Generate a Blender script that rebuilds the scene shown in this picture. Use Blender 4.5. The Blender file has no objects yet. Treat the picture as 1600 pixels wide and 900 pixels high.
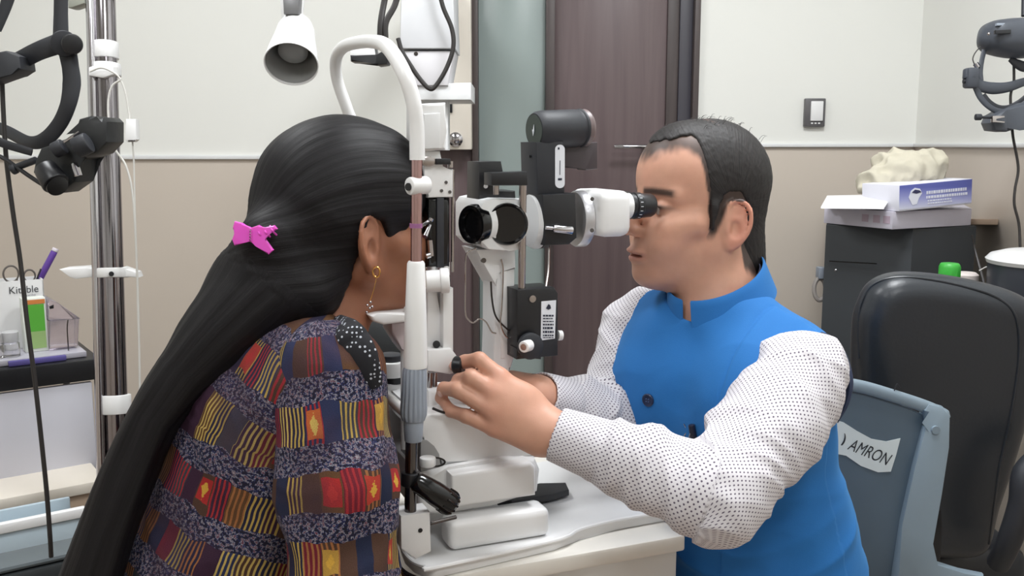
import bpy, bmesh, math, random
import numpy as np
from mathutils import Vector, Matrix

random.seed(7)
rng = np.random.default_rng(7)
S = bpy.context.scene
COL = S.collection
PI = math.pi

# ---------------------------------------------------------------- camera
CAM = Vector((0, 0, 1.35)); PITCH = math.radians(8.5); FPX = 1500.0
cam_data = bpy.data.cameras.new('camera'); cam = bpy.data.objects.new('camera', cam_data); COL.objects.link(cam)
cam.location = CAM; cam.rotation_euler = (PI/2 - PITCH, 0, 0)
cam_data.sensor_width = 36; cam_data.lens = 36*FPX/1600; cam_data.clip_start = 0.02
S.camera = cam

# ---------------------------------------------------------------- light
S.view_settings.view_transform = 'Standard'; S.view_settings.look = 'None'
S.view_settings.gamma = 1; S.view_settings.use_curve_mapping = False
S.view_settings.exposure = 0.0
wd = bpy.data.worlds.new('world'); S.world = wd; wd.use_nodes = True
wd.node_tree.nodes['Background'].inputs[0].default_value = (0.9, 0.95, 1, 1)
wd.node_tree.nodes['Background'].inputs[1].default_value = 0.25
def area_light(name, loc, sx, sy, power, col=(.93, .965, 1), aim=None):
    l = bpy.data.lights.new(name, 'AREA'); l.shape = 'RECTANGLE'; l.size = sx; l.size_y = sy; l.energy = power; l.color = col
    o = bpy.data.objects.new(name, l); COL.objects.link(o); o.location = loc
    if aim is not None:
        o.rotation_euler = (Vector(aim) - Vector(loc)).to_track_quat('-Z', 'Y').to_euler()
    return o
LIGHTS = [((-0.95, 1.75), 16), ((0.55, 1.55), 28), ((-0.95, 0.1), 12), ((0.5, -0.1), 12)]
for (lx, ly), pw in LIGHTS:
    area_light('ceiling_light', (lx, ly, 2.66), .58, .58, pw)

# ---------------------------------------------------------------- placing helpers
FWD = Vector((0, math.cos(PITCH), -math.sin(PITCH))); UPV = Vector((0, math.sin(PITCH), math.cos(PITCH)))
def ray(px, py): return FWD + Vector((1, 0, 0))*((px-800)/FPX) + UPV*((450-py)/FPX)
def W(px, py, d): return CAM + ray(px, py)*d
def PY(px, py, Y):
    r = ray(px, py); return CAM + r*(Y/r.y)
def PX(px, py, X):
    r = ray(px, py); return CAM + r*(X/r.x)
def PZ(px, py, Z):
    r = ray(px, py); return CAM + r*((Z-CAM.z)/r.z)
ANG = math.radians(22); IO = Vector((0, 1.366, 0))
IU = Vector((math.cos(ANG), math.sin(ANG), 0)); IW = Vector((-math.sin(ANG), math.cos(ANG), 0)); IZ = Vector((0, 0, 1))
def PW(px, py, w):
    r = ray(px, py); t = (w - (CAM-IO).dot(IW))/r.dot(IW); return CAM + r*t
def IP(u, w, z): return IO + IU*u + IW*w + IZ*z
def uz(px, py, w):
    p = PW(px, py, w) - IO; return p.dot(IU), p.z

# ---------------------------------------------------------------- materials
def lin(c):
    c = [x/255 for x in c]
    return tuple(x/12.92 if x <= .04045 else ((x+.055)/1.055)**2.4 for x in c) + (1,)
MATS = {}
def mat(name, rgb, rough=.5, metal=0, var=.06, vscale=18, bump=.0, bscale=300, spec=.5, trans=0, coat=0, sss=0, emit=0, alpha=1):
    if name in MATS: return MATS[name]
    m = bpy.data.materials.new(name); m.use_nodes = True; MATS[name] = m
    nt = m.node_tree; N = nt.nodes; L = nt.links; b = N['Principled BSDF']
    c = lin(rgb)
    tc = N.new('ShaderNodeTexCoord'); no = N.new('ShaderNodeTexNoise'); no.inputs['Scale'].default_value = vscale; no.inputs['Detail'].default_value = 4
    L.new(tc.outputs['Object'], no.inputs['Vector'])
    mx = N.new('ShaderNodeMix'); mx.data_type = 'RGBA'
    mx.inputs[6].default_value = tuple(x*(1-var) for x in c[:3]) + (1,)
    mx.inputs[7].default_value = tuple(min(1, x*(1+var)) for x in c[:3]) + (1,)
    L.new(no.outputs['Fac'], mx.inputs[0]); L.new(mx.outputs[2], b.inputs['Base Color'])
    b.inputs['Roughness'].default_value = rough; b.inputs['Metallic'].default_value = metal
    b.inputs['Specular IOR Level'].default_value = spec
    b.inputs['Transmission Weight'].default_value = trans; b.inputs['Coat Weight'].default_value = coat
    b.inputs['Alpha'].default_value = alpha
    if sss: b.inputs['Subsurface Weight'].default_value = sss; b.inputs['Subsurface Radius'].default_value = (.01, .004, .002); b.inputs['Subsurface Scale'].default_value = .4
    if emit: b.inputs['Emission Color'].default_value = c; b.inputs['Emission Strength'].default_value = emit
    if bump:
        n2 = N.new('ShaderNodeTexNoise'); n2.inputs['Scale'].default_value = bscale; n2.inputs['Detail'].default_value = 3
        L.new(tc.outputs['Object'], n2.inputs['Vector'])
        bp = N.new('ShaderNodeBump'); bp.inputs['Strength'].default_value = bump; bp.inputs['Distance'].default_value = .001
        L.new(n2.outputs['Fac'], bp.inputs['Height']); L.new(bp.outputs[0], b.inputs['Normal'])
    return m
white_plastic = mat('white_plastic', (232, 232, 232), .32, var=.02)
white_paint = mat('white_paint', (226, 227, 228), .4, var=.03, bump=.05)
ivory = mat('ivory_paint', (226, 218, 206), .5, var=.03)
black_plastic = mat('black_plastic', (24, 25, 29), .38, var=.15)
black_soft = mat('black_soft', (38, 40, 46), .55, var=.12, bump=.1)
black_gloss = mat('black_gloss', (12, 12, 14), .12, var=.1)
chrome = mat('chrome', (190, 188, 192), .12, 1, var=.02)
steel = mat('steel', (176, 170, 168), .25, 1, var=.03)
dark_steel = mat('dark_steel', (105, 102, 102), .2, 1, var=.04)
grey_plastic = mat('grey_plastic', (142, 150, 162), .45, var=.04)
cable_black = mat('cable_black', (34, 30, 29), .5)
cable_white = mat('cable_white', (205, 203, 198), .45)
clear_glass = mat('clear_plastic', (240, 240, 242), .08, trans=.9, var=.01)
label_white = mat('label_paper', (225, 228, 235), .6, var=.02)
ink = mat('ink', (35, 40, 60), .6)

# ---------------------------------------------------------------- mesh helpers
def link(name, me, m=None, parent=None, smooth=35):
    o = bpy.data.objects.new(name, me); COL.objects.link(o)
    if m is not None: me.materials.append(m)
    if smooth:
        me.shade_smooth(); me.set_sharp_from_angle(angle=math.radians(smooth))
    if parent is not None:
        o.parent = parent; o.matrix_parent_inverse = Matrix.Translation(-parent.matrix_basis.translation)
    return o
def fin(name, bm, m=None, parent=None, smooth=35):
    bmesh.ops.recalc_face_normals(bm, faces=bm.faces)
    me = bpy.data.meshes.new(name); bm.to_mesh(me); bm.free(); return link(name, me, m, parent, smooth)
def tag(o, label=None, cat=None, group=None, kind=None):
    if label: o['label'] = label
    if cat: o['category'] = cat
    if group: o['group'] = group
    if kind: o['kind'] = kind
    return o
def thing(name, loc, label, cat, group=None):
    o = bpy.data.objects.new(name, None); COL.objects.link(o); o.location = loc; o.empty_display_size = .02
    return tag(o, label, cat, group)
def B(): return bmesh.new()
def frame(z, x=None):
    z = Vector(z).normalized()
    if x is None: x = Vector((0, 0, 1)) if abs(z.z) < .9 else Vector((1, 0, 0))
    x = Vector(x); x = (x - z*x.dot(z)).normalized(); y = z.cross(x)
    return x, y, z
def box(bm, c, ax, size, bev=0, seg=2):
    """box centred on c with axes ax (three vectors) and full size"""
    c = Vector(c); vs = []
    for i in (-1, 1):
        for j in (-1, 1):
            for k in (-1, 1):
                vs.append(bm.verts.new(c + ax[0]*(i*size[0]/2) + ax[1]*(j*size[1]/2) + ax[2]*(k*size[2]/2)))
    fs = [bm.faces.new([vs[a] for a in f]) for f in ((0,1,3,2),(4,6,7,5),(0,4,5,1),(2,3,7,6),(0,2,6,4),(1,5,7,3))]
    if bev:
        es = list({e for f in fs for e in f.edges})
        bmesh.ops.bevel(bm, geom=es, offset=bev, segments=seg, profile=.5, affect='EDGES')
    return bm
XYZ = (Vector((1,0,0)), Vector((0,1,0)), Vector((0,0,1)))
IAX = (IU, IW, IZ)
def abox(bm, lo, hi, bev=0, ax=XYZ, seg=2):
    lo = Vector(lo); hi = Vector(hi); return box(bm, (lo+hi)/2, ax, [abs(hi[i]-lo[i]) for i in range(3)], bev, seg)
def ibox(bm, u0, u1, w0, w1, z0, z1, bev=0, seg=2):
    return box(bm, IP((u0+u1)/2, (w0+w1)/2, (z0+z1)/2), IAX, (abs(u1-u0), abs(w1-w0), abs(z1-z0)), bev, seg)
def lathe(bm, p0, axis, prof, seg=32, sx=1.0, ref=None, caps=(1, 1)):
    """prof: list of (t along axis, radius); closed at ends when r==0 given, else capped"""
    x, y, z = frame(axis, ref); p0 = Vector(p0); rings = []
    for t, r in prof:
        rings.append([bm.verts.new(p0 + z*t + x*(r*sx*math.cos(2*PI*i/seg)) + y*(r*math.sin(2*PI*i/seg))) for i in range(seg)])
    for a, b in zip(rings, rings[1:]):
        for i in range(seg):
            bm.faces.new((a[i], a[(i+1) % seg], b[(i+1) % seg], b[i]))
    if caps[0]: bm.faces.new(rings[0][::-1])
    if caps[1]: bm.faces.new(rings[-1])
    return bm
def cyl(bm, p0, p1, r0, r1=None, seg=28, bev=0):
    p0 = Vector(p0); p1 = Vector(p1); L = (p1-p0).length; r1 = r0 if r1 is None else r1
    if bev: prof = [(0, r0-bev), (bev*.3, r0-bev*.3), (bev, r0), (L-bev, r1), (L-bev*.3, r1-bev*.3), (L, r1-bev)]
    else: prof = [(0, r0), (L, r1)]
    return lathe(bm, p0, p1-p0, prof, seg)
def crom(P, n=8, closed=False):
    P = [Vector(p) for p in P]
    if len(P) == 2 and not closed: return P
    out = []; N = len(P)
    rngi = range(N) if closed else range(N-1)
    for i in rngi:
        if closed: a, b, c, d = P[(i-1) % N], P[i], P[(i+1) % N], P[(i+2) % N]
        else:
            b, c = P[i], P[i+1]; a = P[i-1] if i else b*2-c; d = P[i+2] if i+2 < N else c*2-b
        for k in range(n):
            t = k/n
            out.append(.5*((2*b) + (c-a)*t + (2*a-5*b+4*c-d)*t*t + (3*b-a-3*c+d)*t**3))
    if not closed: out.append(P[-1])
    return out
def tube(bm, P, r, seg=10, n=8, flat=1.0, ref=None, smooth=True, closed=False):
    """r: radius or list of radii per control point; flat: thickness ratio along ref"""
    pts = crom(P, n, closed) if smooth else [Vector(p) for p in P]
    M = len(pts)
    if isinstance(r, (list, tuple)):
        rr = [r[min(int(i/(M-1)*(len(r)-1)), len(r)-2)] for i in range(M)]
        rr = []
        for i in range(M):
            f = i/(M-1)*(len(r)-1); j = min(int(f), len(r)-2); rr.append(r[j]*(1-(f-j)) + r[j+1]*(f-j))
    else: rr = [r]*M
    rings = []; px = None
    for i, p in enumerate(pts):
        if closed: tg = pts[(i+1) % M]-pts[i-1]
        else: tg = pts[min(i+1, M-1)]-pts[max(i-1, 0)]
        if tg.length < 1e-9: tg = Vector((0, 0, 1))
        rf = ref if ref is not None else px
        x, y, z = frame(tg, rf); px = x
        rings.append([bm.verts.new(p + x*(rr[i]*flat*math.cos(2*PI*k/seg)) + y*(rr[i]*math.sin(2*PI*k/seg))) for k in range(seg)])
    pr = list(zip(rings, rings[1:])) + ([(rings[-1], rings[0])] if closed else [])
    for a, b in pr:
        for k in range(seg): bm.faces.new((a[k], a[(k+1) % seg], b[(k+1) % seg], b[k]))
    if not closed: bm.faces.new(rings[0][::-1]); bm.faces.new(rings[-1])
    return bm
def prism(bm, pts, vec, bev=0, seg=2):
    pts = [Vector(p) for p in pts]; vec = Vector(vec)
    a = [bm.verts.new(p) for p in pts]; b = [bm.verts.new(p+vec) for p in pts]; n = len(a); fs = []
    fs.append(bm.faces.new(a[::-1])); fs.append(bm.faces.new(b))
    for i in range(n): fs.append(bm.faces.new((a[i], a[(i+1) % n], b[(i+1) % n], b[i])))
    if bev:
        es = list({e for f in fs[:2] for e in f.edges})
        bmesh.ops.bevel(bm, geom=es, offset=bev, segments=seg, profile=.5, affect='EDGES')
    bmesh.ops.triangulate(bm, faces=[f for f in bm.faces if len(f.verts) > 4])
    return bm
def slab(bm, poly, d, th, bev=.002):
    """polygon of pixels at distance d, with thickness going away from the lens side"""
    return prism(bm, [W(x, y, d) for x, y in poly], Vector((0, th, 0)), bev)
def iprism(bm, poly, w, dw, bev=.002, seg=2):
    return prism(bm, [PW(x, y, w) for x, y in poly], IW*dw, bev, seg)
def rrect(cx, cy, hx, hy, r, n=5):
    out = []
    for qx, qy, a0 in ((1, 1, 0), (-1, 1, 90), (-1, -1, 180), (1, -1, 270)):
        for k in range(n+1):
            a = math.radians(a0 + 90*k/n); out.append((cx+qx*(hx-r)+r*math.cos(a), cy+qy*(hy-r)+r*math.sin(a)))
    return out
def text(name, s, loc, ax_x, ax_y, size, m, parent=None, ext=.0004, shear=0, width=None, bold=0):
    c = bpy.data.curves.new(name, 'FONT'); c.body = s; c.size = 1; c.align_x = 'CENTER'; c.align_y = 'CENTER'; c.shear = shear; c.offset = bold
    t = bpy.data.objects.new('tmp', c); COL.objects.link(t)
    bpy.context.view_layer.update()
    me = bpy.data.meshes.new_from_object(t.evaluated_get(bpy.context.evaluated_depsgraph_get()))
    bpy.data.objects.remove(t)
    sx = size
    if width:
        xs = [v.co.x for v in me.vertices]; sx = width/(max(xs)-min(xs))
    ax_x = Vector(ax_x).normalized(); ax_y = Vector(ax_y).normalized(); az = ax_x.cross(ax_y)
    for v in me.vertices: v.co = Vector(loc) + ax_x*v.co.x*sx + ax_y*v.co.y*size + az*ext
    return link(name, me, m, parent, 0)

# ---------------------------------------------------------------- numpy noise
_perm = np.concatenate([rng.permutation(256)]*3)
_grad = rng.normal(size=(256, 3)); _grad /= np.linalg.norm(_grad, axis=1)[:, None]
def pn(P):
    P = np.asarray(P, float); i = np.floor(P).astype(int); f = P-i; i &= 255; u = f*f*f*(f*(f*6-15)+10); out = 0
    for dx in (0, 1):
        for dy in (0, 1):
            for dz in (0, 1):
                g = _grad[_perm[_perm[_perm[(i[:, 0]+dx) & 255]+((i[:, 1]+dy) & 255)]+((i[:, 2]+dz) & 255)]]
                w = (u[:, 0] if dx else 1-u[:, 0])*(u[:, 1] if dy else 1-u[:, 1])*(u[:, 2] if dz else 1-u[:, 2])
                out = out + w*((f-np.array([dx, dy, dz]))*g).sum(1)
    return out

# ---------------------------------------------------------------- signed-distance modelling (organic shapes)
def V3(p): return np.array(p, float)
class Field:
    def __init__(s): s.ops = []
    def add(s, fn, c, r, k=.01, mode='u'): s.ops.append((fn, V3(c), r, k, mode)); return s
    def cone(s, a, b, ra, rb, k=.01, mode='u'):
        a = V3(a); b = V3(b); ab = b-a; L2 = max(ab@ab, 1e-12)
        def fn(P):
            t = np.clip(((P-a)@ab)/L2, 0, 1); return np.linalg.norm(P-a-t[:, None]*ab, axis=1)-(ra+(rb-ra)*t)
        return s.add(fn, (a+b)/2, np.sqrt(L2)/2+max(ra, rb), k, mode)
    def chain(s, pts, rs, k=.01, mode='u'):
        for i in range(len(pts)-1): s.cone(pts[i], pts[i+1], rs[i], rs[i+1], k if i else k, mode)
        return s
    def ell(s, c, r, R=None, k=.01, mode='u'):
        c = V3(c); r = V3(r); R = np.eye(3) if R is None else R
        def fn(P):
            q = (P-c)@R; k0 = np.linalg.norm(q/r, axis=1); k1 = np.linalg.norm(q/(r*r), axis=1)+1e-9
            return k0*(k0-1)/k1
        return s.add(fn, c, r.max(), k, mode)
    def box(s, c, h, R=None, rr=.005, k=.01, mode='u'):
        c = V3(c); h = V3(h); R = np.eye(3) if R is None else R
        def fn(P):
            q = np.abs((P-c)@R)-(h-rr); return np.linalg.norm(np.maximum(q, 0), axis=1)+np.minimum(q.max(1), 0)-rr
        return s.add(fn, c, np.linalg.norm(h), k, mode)
    def plate(s, poly, y0, h, r, tilt=0, k=.01):
        """rounded slab standing in the x-z plane: outline poly, centre depth y0, half thickness h"""
        A = np.array([(p[0], p[2]) for p in poly]); Bq = np.roll(A, -1, 0); c = A.mean(0)
        def fn(P):
            q = P[:, [0, 2]]; d = np.full(len(q), 9.); sg = np.ones(len(q))
            for a, b in zip(A, Bq):
                e = b-a; w = q-a; t = np.clip((w@e)/(e@e), 0, 1); d = np.minimum(d, np.linalg.norm(w-t[:, None]*e, axis=1))
                c1 = q[:, 1] >= a[1]; c2 = q[:, 1] < b[1]; c3 = e[0]*w[:, 1] > e[1]*w[:, 0]
                sg = np.where((c1 & c2 & c3) | (~c1 & ~c2 & ~c3), -sg, sg)
            d2 = d*sg+r; dy = np.abs(P[:, 1]-y0-(P[:, 2]-c[1])*tilt)-h+r
            return np.minimum(np.maximum(d2, dy), 0)+np.sqrt(np.maximum(d2, 0)**2+np.maximum(dy, 0)**2)-r
        return s.add(fn, (c[0], y0, c[1]), np.abs(A-c).max()*1.42+h, k)
    def ev(s, P, ops=None):
        d = np.full(len(P), 1.0)
        for fn, c, r, k, mode in (s.ops if ops is None else ops):
            e = fn(P)
            if mode == 'u':
                h = np.clip(.5+.5*(d-e)/k, 0, 1); d = d*(1-h)+e*h-k*h*(1-h)
            elif mode == 's':
                h = np.clip(.5-.5*(d+e)/k, 0, 1); d = d*(1-h)-e*h+k*h*(1-h)
            else:
                h = np.clip(.5-.5*(d-e)/k, 0, 1); d = d*(1-h)+e*h+k*h*(1-h)
        return d
    def mesh(s, h=.003, Bk=12):
        us = [(c, r) for fn, c, r, k, m in s.ops if m == 'u']
        lo = np.min([c-r for c, r in us], 0)-.02; hi = np.max([c+r for c, r in us], 0)+.02
        nb = np.ceil((hi-lo)/(h*Bk)).astype(int)
        g = np.stack(np.meshgrid(*[np.arange(n) for n in nb], indexing='ij'), -1).reshape(-1, 3)
        cen = lo+(g+.5)*h*Bk; hd = h*Bk*.867
        dc = np.concatenate([s.ev(cen[i:i+20000]) for i in range(0, len(cen), 20000)])
        act = np.abs(dc) < hd*1.5+.006
        n1 = Bk+1; loc = np.stack(np.meshgrid(*[np.arange(n1)]*3, indexing='ij'), -1).reshape(-1, 3)
        big = np.array([nb[0]*Bk+3, nb[1]*Bk+3, nb[2]*Bk+3])
        def gid(c): return ((c[..., 0]+1)*big[1]+(c[..., 1]+1))*big[2]+(c[..., 2]+1)
        vid, vpos, quads = [], [], []
        corner = np.array([[i, j, k] for i in (0, 1) for j in (0, 1) for k in (0, 1)])
        edges = [(a, b) for a in range(8) for b in range(a+1, 8) if np.abs(corner[a]-corner[b]).sum() == 1]
        for bi, bc, bd in zip(g[act], cen[act], dc[act]):
            ops = []
            for op in s.ops:
                if op[4] == 'u' and np.linalg.norm(op[1]-bc)-op[2]-hd > abs(bd)+hd+op[3]+.004: continue
                if op[4] == 's' and np.linalg.norm(op[1]-bc)-op[2]-hd > op[3]+.002: continue
                ops.append(op)
            P = lo+(bi*Bk+loc)*h
            D = s.ev(P, ops).reshape(n1, n1, n1)
            if D.min() > 0 or D.max() < 0: continue
            C = np.stack([D[c[0]:c[0]+Bk, c[1]:c[1]+Bk, c[2]:c[2]+Bk] for c in corner], -1)
            neg = (C < 0).sum(-1); idx = np.argwhere((neg > 0) & (neg < 8)); c = C[idx[:, 0], idx[:, 1], idx[:, 2]]
            acc = np.zeros((len(idx), 3)); cnt = np.zeros(len(idx))
            for a, b in edges:
                cr = (c[:, a] < 0) != (c[:, b] < 0); t = np.where(cr, c[:, a]/(c[:, a]-c[:, b]+1e-20), 0)
                acc += np.where(cr[:, None], corner[a]+(corner[b]-corner[a])*t[:, None], 0); cnt += cr
            gi = idx+bi*Bk
            vid.append(gid(gi)); vpos.append(lo+(gi+acc/cnt[:, None])*h)
            for ax in range(3):
                sl0 = [slice(0, Bk)]*3; sl1 = [slice(0, Bk)]*3; sl1[ax] = slice(1, Bk+1)
                A, E = D[tuple(sl0)] < 0, D[tuple(sl1)] < 0
                e = np.argwhere(A != E)
                if not len(e): continue
                fl = A[e[:, 0], e[:, 1], e[:, 2]]; ge = e+bi*Bk
                o1 = np.zeros(3, int); o2 = np.zeros(3, int); o1[(ax+1) % 3] = 1; o2[(ax+2) % 3] = 1
                q = np.stack([gid(ge-o1-o2), gid(ge-o2), gid(ge), gid(ge-o1)], 1)
                q[~fl] = q[~fl][:, ::-1]; quads.append(q)
        vid = np.concatenate(vid); vpos = np.concatenate(vpos); quads = np.concatenate(quads)
        o = np.argsort(vid); vid = vid[o]; vpos = vpos[o]
        vid, first = np.unique(vid, return_index=True); vpos = vpos[first]
        m = np.clip(np.searchsorted(vid, quads), 0, len(vid)-1); ok = (vid[m] == quads).all(1)
        return vpos, m[ok]
def relax(v, q, it=1, lam=.5):
    for _ in range(it):
        s = np.zeros_like(v); n = np.zeros(len(v))
        for a, b in ((0, 1), (1, 2), (2, 3), (3, 0)):
            np.add.at(s, q[:, a], v[q[:, b]]); np.add.at(s, q[:, b], v[q[:, a]]); np.add.at(n, q[:, a], 1); np.add.at(n, q[:, b], 1)
        v = v*(1-lam)+lam*s/np.maximum(n, 1)[:, None]
    return v
def vnormals(v, q):
    n = np.cross(v[q[:, 2]]-v[q[:, 0]], v[q[:, 3]]-v[q[:, 1]]); o = np.zeros_like(v)
    for i in range(4): np.add.at(o, q[:, i], n)
    return o/(np.linalg.norm(o, axis=1)[:, None]+1e-12)
def npmesh(name, v, q, m, parent=None, attrs=None, cols=None):
    me = bpy.data.meshes.new(name)
    me.vertices.add(len(v)); me.vertices.foreach_set('co', v.astype(np.float32).ravel())
    me.loops.add(len(q)*4); me.loops.foreach_set('vertex_index', q.astype(np.int32).ravel())
    me.polygons.add(len(q)); me.polygons.foreach_set('loop_start', np.arange(0, len(q)*4, 4, dtype=np.int32))
    me.update(calc_edges=True); me.validate()
    if attrs:
        for k, a in attrs.items():
            at = me.attributes.new(k, 'FLOAT_VECTOR', 'POINT'); at.data.foreach_set('vector', a.astype(np.float32).ravel())
    if cols is not None:
        at = me.attributes.new('tint', 'FLOAT_COLOR', 'POINT'); c4 = np.concatenate([cols, np.ones((len(cols), 1))], 1)
        at.data.foreach_set('color', c4.astype(np.float32).ravel())
    o = link(name, me, m, parent, 0); me.shade_smooth(); return o
def sm(x, a, b):
    t = np.clip((x-a)/(b-a), 0, 1); return t*t*(3-2*t)

class NG:
    """short way to write node maths"""
    def __init__(s, m): m.use_nodes = True; s.nt = m.node_tree; s.N = s.nt.nodes; s.L = s.nt.links; s.b = s.N['Principled BSDF']
    def put(s, sock, v):
        if hasattr(v, 'is_output') or isinstance(v, bpy.types.NodeSocket): s.L.new(v, sock)
        else: sock.default_value = v
    def m(s, op, a, b=None, c=None):
        n = s.N.new('ShaderNodeMath'); n.operation = op
        for i, x in enumerate((a, b, c)):
            if x is not None: s.put(n.inputs[i], x)
        return n.outputs[0]
    def xyz(s, v): n = s.N.new('ShaderNodeSeparateXYZ'); s.L.new(v, n.inputs[0]); return n.outputs
    def vec(s, x, y, z=0):
        n = s.N.new('ShaderNodeCombineXYZ')
        for i, q in enumerate((x, y, z)): s.put(n.inputs[i], q)
        return n.outputs[0]
    def attr(s, name): n = s.N.new('ShaderNodeAttribute'); n.attribute_name = name; return n.outputs['Vector']
    def white(s, v): n = s.N.new('ShaderNodeTexWhiteNoise'); n.noise_dimensions = '3D'; s.L.new(v, n.inputs['Vector']); return n.outputs['Value']
    def noise(s, v, sc, det=2, rough=.5): n = s.N.new('ShaderNodeTexNoise'); s.L.new(v, n.inputs['Vector']); n.inputs['Scale'].default_value = sc; n.inputs['Detail'].default_value = det; n.inputs['Roughness'].default_value = rough; return n.outputs['Fac']
    def mix(s, f, a, b): n = s.N.new('ShaderNodeMix'); n.data_type = 'RGBA'; s.put(n.inputs[0], f); s.put(n.inputs[6], a); s.put(n.inputs[7], b); return n.outputs[2]
    def ramp(s, f, stops, const=True):
        n = s.N.new('ShaderNodeValToRGB'); s.L.new(f, n.inputs[0]); cr = n.color_ramp
        if const: cr.interpolation = 'CONSTANT'
        while len(cr.elements) < len(stops): cr.elements.new(.5)
        for e, (p, c) in zip(cr.elements, stops): e.position = p; e.color = lin(c)
        return n.outputs[0]
# ================================================================ ROOM
YB = 3.05; XR = PY(1430, 225, YB).x; XL = -2.3; YF = -1.6; ZC = 2.7
zd = PY(300, 247, YB).z      # dado height, left part
zd2 = PY(1300, 228, YB).z    # dado height, right part
wall_white = mat('wall_white_paint', (232, 232, 227), .7, var=.015, vscale=2, bump=.08, bscale=120)
wall_beige = mat('wall_beige_tile', (206, 195, 183), .45, var=.05, vscale=3, bump=.05, bscale=60)
def part_box(name, lo, hi, m, parent=None, bev=0, kind='structure'):
    o = fin(name, abox(B(), lo, hi, bev), m, parent)
    if kind and parent is None: o['kind'] = kind
    return o
def wall(name, lo, hi, zsplit, axis):
    """painted wall; its lower tiled part and the white bead are children"""
    up = part_box(name, (lo[0], lo[1], zsplit), (hi[0], hi[1], ZC), wall_white)
    part_box('wainscot', (lo[0], lo[1], 0), (hi[0], hi[1], zsplit), wall_beige, up)
    return up
bx0 = PY(738, 300, YB).x; bx1 = PY(1090, 100, YB).x; bxL = PY(665, 300, YB).x
wl = wall('wall_back', (XL-.1, YB, 0), (bxL, YB+.1, 0), zd, 0)
part_box('dado_bead', (XL, YB-.012, zd-.004), (bxL, YB, zd+.010), white_paint, wl, .003)
wr = wall('wall_back_2', (bx1, YB, 0), (XR+.1, YB+.1, 0), zd2, 0)
part_box('dado_bead', (bx1, YB-.012, zd2-.004), (XR, YB, zd2+.008), white_paint, wr, .003)
wq = wall('wall_right', (XR, YF, 0), (XR+.1, YB, 0), zd2, 1)
part_box('dado_bead', (XR-.012, YF, zd2-.004), (XR, YB-.012, zd2+.008), white_paint, wq, .003)
wx = wall('wall_left', (XL-.1, YF, 0), (XL, YB, 0), zd, 1)
part_box('dado_bead', (XL, YF, zd-.004), (XL+.012, YB-.012, zd+.010), white_paint, wx, .003)
wf = wall('wall_front', (XL-.1, YF-.1, 0), (XR+.1, YF, 0), zd, 0)
# tile joints of the wainscot: thin recessed-looking grout bands set in the tile face
floor_m = mat('floor_tile', (168, 160, 150), .3, var=.06, vscale=4)
part_box('floor', (XL-.1, YF-.1, -.1), (XR+.1, YB+.1, 0), floor_m)
ceil_m = mat('ceiling_paint', (235, 235, 232), .8, var=.01)
part_box('ceiling', (XL-.1, YF-.1, ZC), (XR+.1, YB+.1, ZC+.1), ceil_m)
panel_m = mat('light_diffuser', (255, 252, 246), .5, emit=4)
for (lx, ly), pw in LIGHTS:
    t = thing('ceiling_light_panel', (lx, ly, ZC), 'square white ceiling light panel', 'ceiling light', 'ceiling light panels')
    bm = B()
    for s in (-1, 1):
        box(bm, (lx+s*.305, ly, ZC-.015), XYZ, (.02, .63, .03), .003); box(bm, (lx, ly+s*.305, ZC-.015), XYZ, (.59, .02, .03), .003)
    fin('frame', bm, white_paint, t)
    fin('diffuser', box(B(), (lx, ly, ZC-.012), XYZ, (.59, .59, .01)), panel_m, t)

# ---- door set: dark wooden frame, frosted glass sidelight, dark leaf
wood_m = bpy.data.materials.new('dark_wood'); wood_m.use_nodes = True
def wood(m, c1, c2, sc=(14, 14, .9), rough=.38):
    nt = m.node_tree; N = nt.nodes; L = nt.links; b = N['Principled BSDF']
    tc = N.new('ShaderNodeTexCoord'); mp = N.new('ShaderNodeMapping'); mp.inputs['Scale'].default_value = sc
    no = N.new('ShaderNodeTexNoise'); no.inputs['Scale'].default_value = 2.2; no.inputs['Detail'].default_value = 6; no.inputs['Distortion'].default_value = .6
    cr = N.new('ShaderNodeValToRGB'); cr.color_ramp.elements[0].color = lin(c1); cr.color_ramp.elements[1].color = lin(c2)
    cr.color_ramp.elements[0].position = .3; cr.color_ramp.elements[1].position = .7
    L.new(tc.outputs['Object'], mp.inputs[0]); L.new(mp.outputs[0], no.inputs['Vector']); L.new(no.outputs['Fac'], cr.inputs[0]); L.new(cr.outputs[0], b.inputs['Base Color'])
    b.inputs['Roughness'].default_value = rough
wood(wood_m, (92, 77, 79), (106, 91, 92))
wood_dk = bpy.data.materials.new('black_brown_wood'); wood_dk.use_nodes = True; wood(wood_dk, (62, 54, 54), (78, 68, 67))
steel_blue = mat('dark_channel', (62, 60, 68), .4, var=.05)
glass_m = mat('frosted_glass', (150, 162, 160), .22, var=.03, vscale=3)
def ycol(name, x0, x1, m, y0, y1, parent=None, z1=ZC, z0=0):
    a = PY(x0, 250, YB).x; b = PY(x1, 250, YB).x
    return part_box(name, (a, y0, z0), (b, y1, z1), m, parent, .002)
pn1 = ycol('trim_1', 664, 738, wood_m, YB, YB+.06)                    # dark panel left of the glass
pn1.name = 'wall_panel'; pn1['kind'] = 'structure'
d1 = ycol('door_1', 866, 1040, wood_m, YB+.03, YB+.07)
fr = ycol('trim_2', 738, 748, wood_dk, YB-.02, YB+.08)
gl = ycol('window_1', 748, 852, glass_m, YB+.03, YB+.045)
ycol('window_frame', 852, 866, wood_dk, YB+.0, YB+.08, gl)
ycol('trim_3', 1058, 1078, steel_blue, YB+.01, YB+.09)
ycol('trim_5', 1040, 1058, wood_dk, YB+.02, YB+.09)
ycol('trim_4', 1078, 1087, wood_dk, YB-.02, YB+.08)
part_box('trim_6', (bxL, YB+.1, 0), (bx1, YB+.14, ZC), wood_dk)
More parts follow.
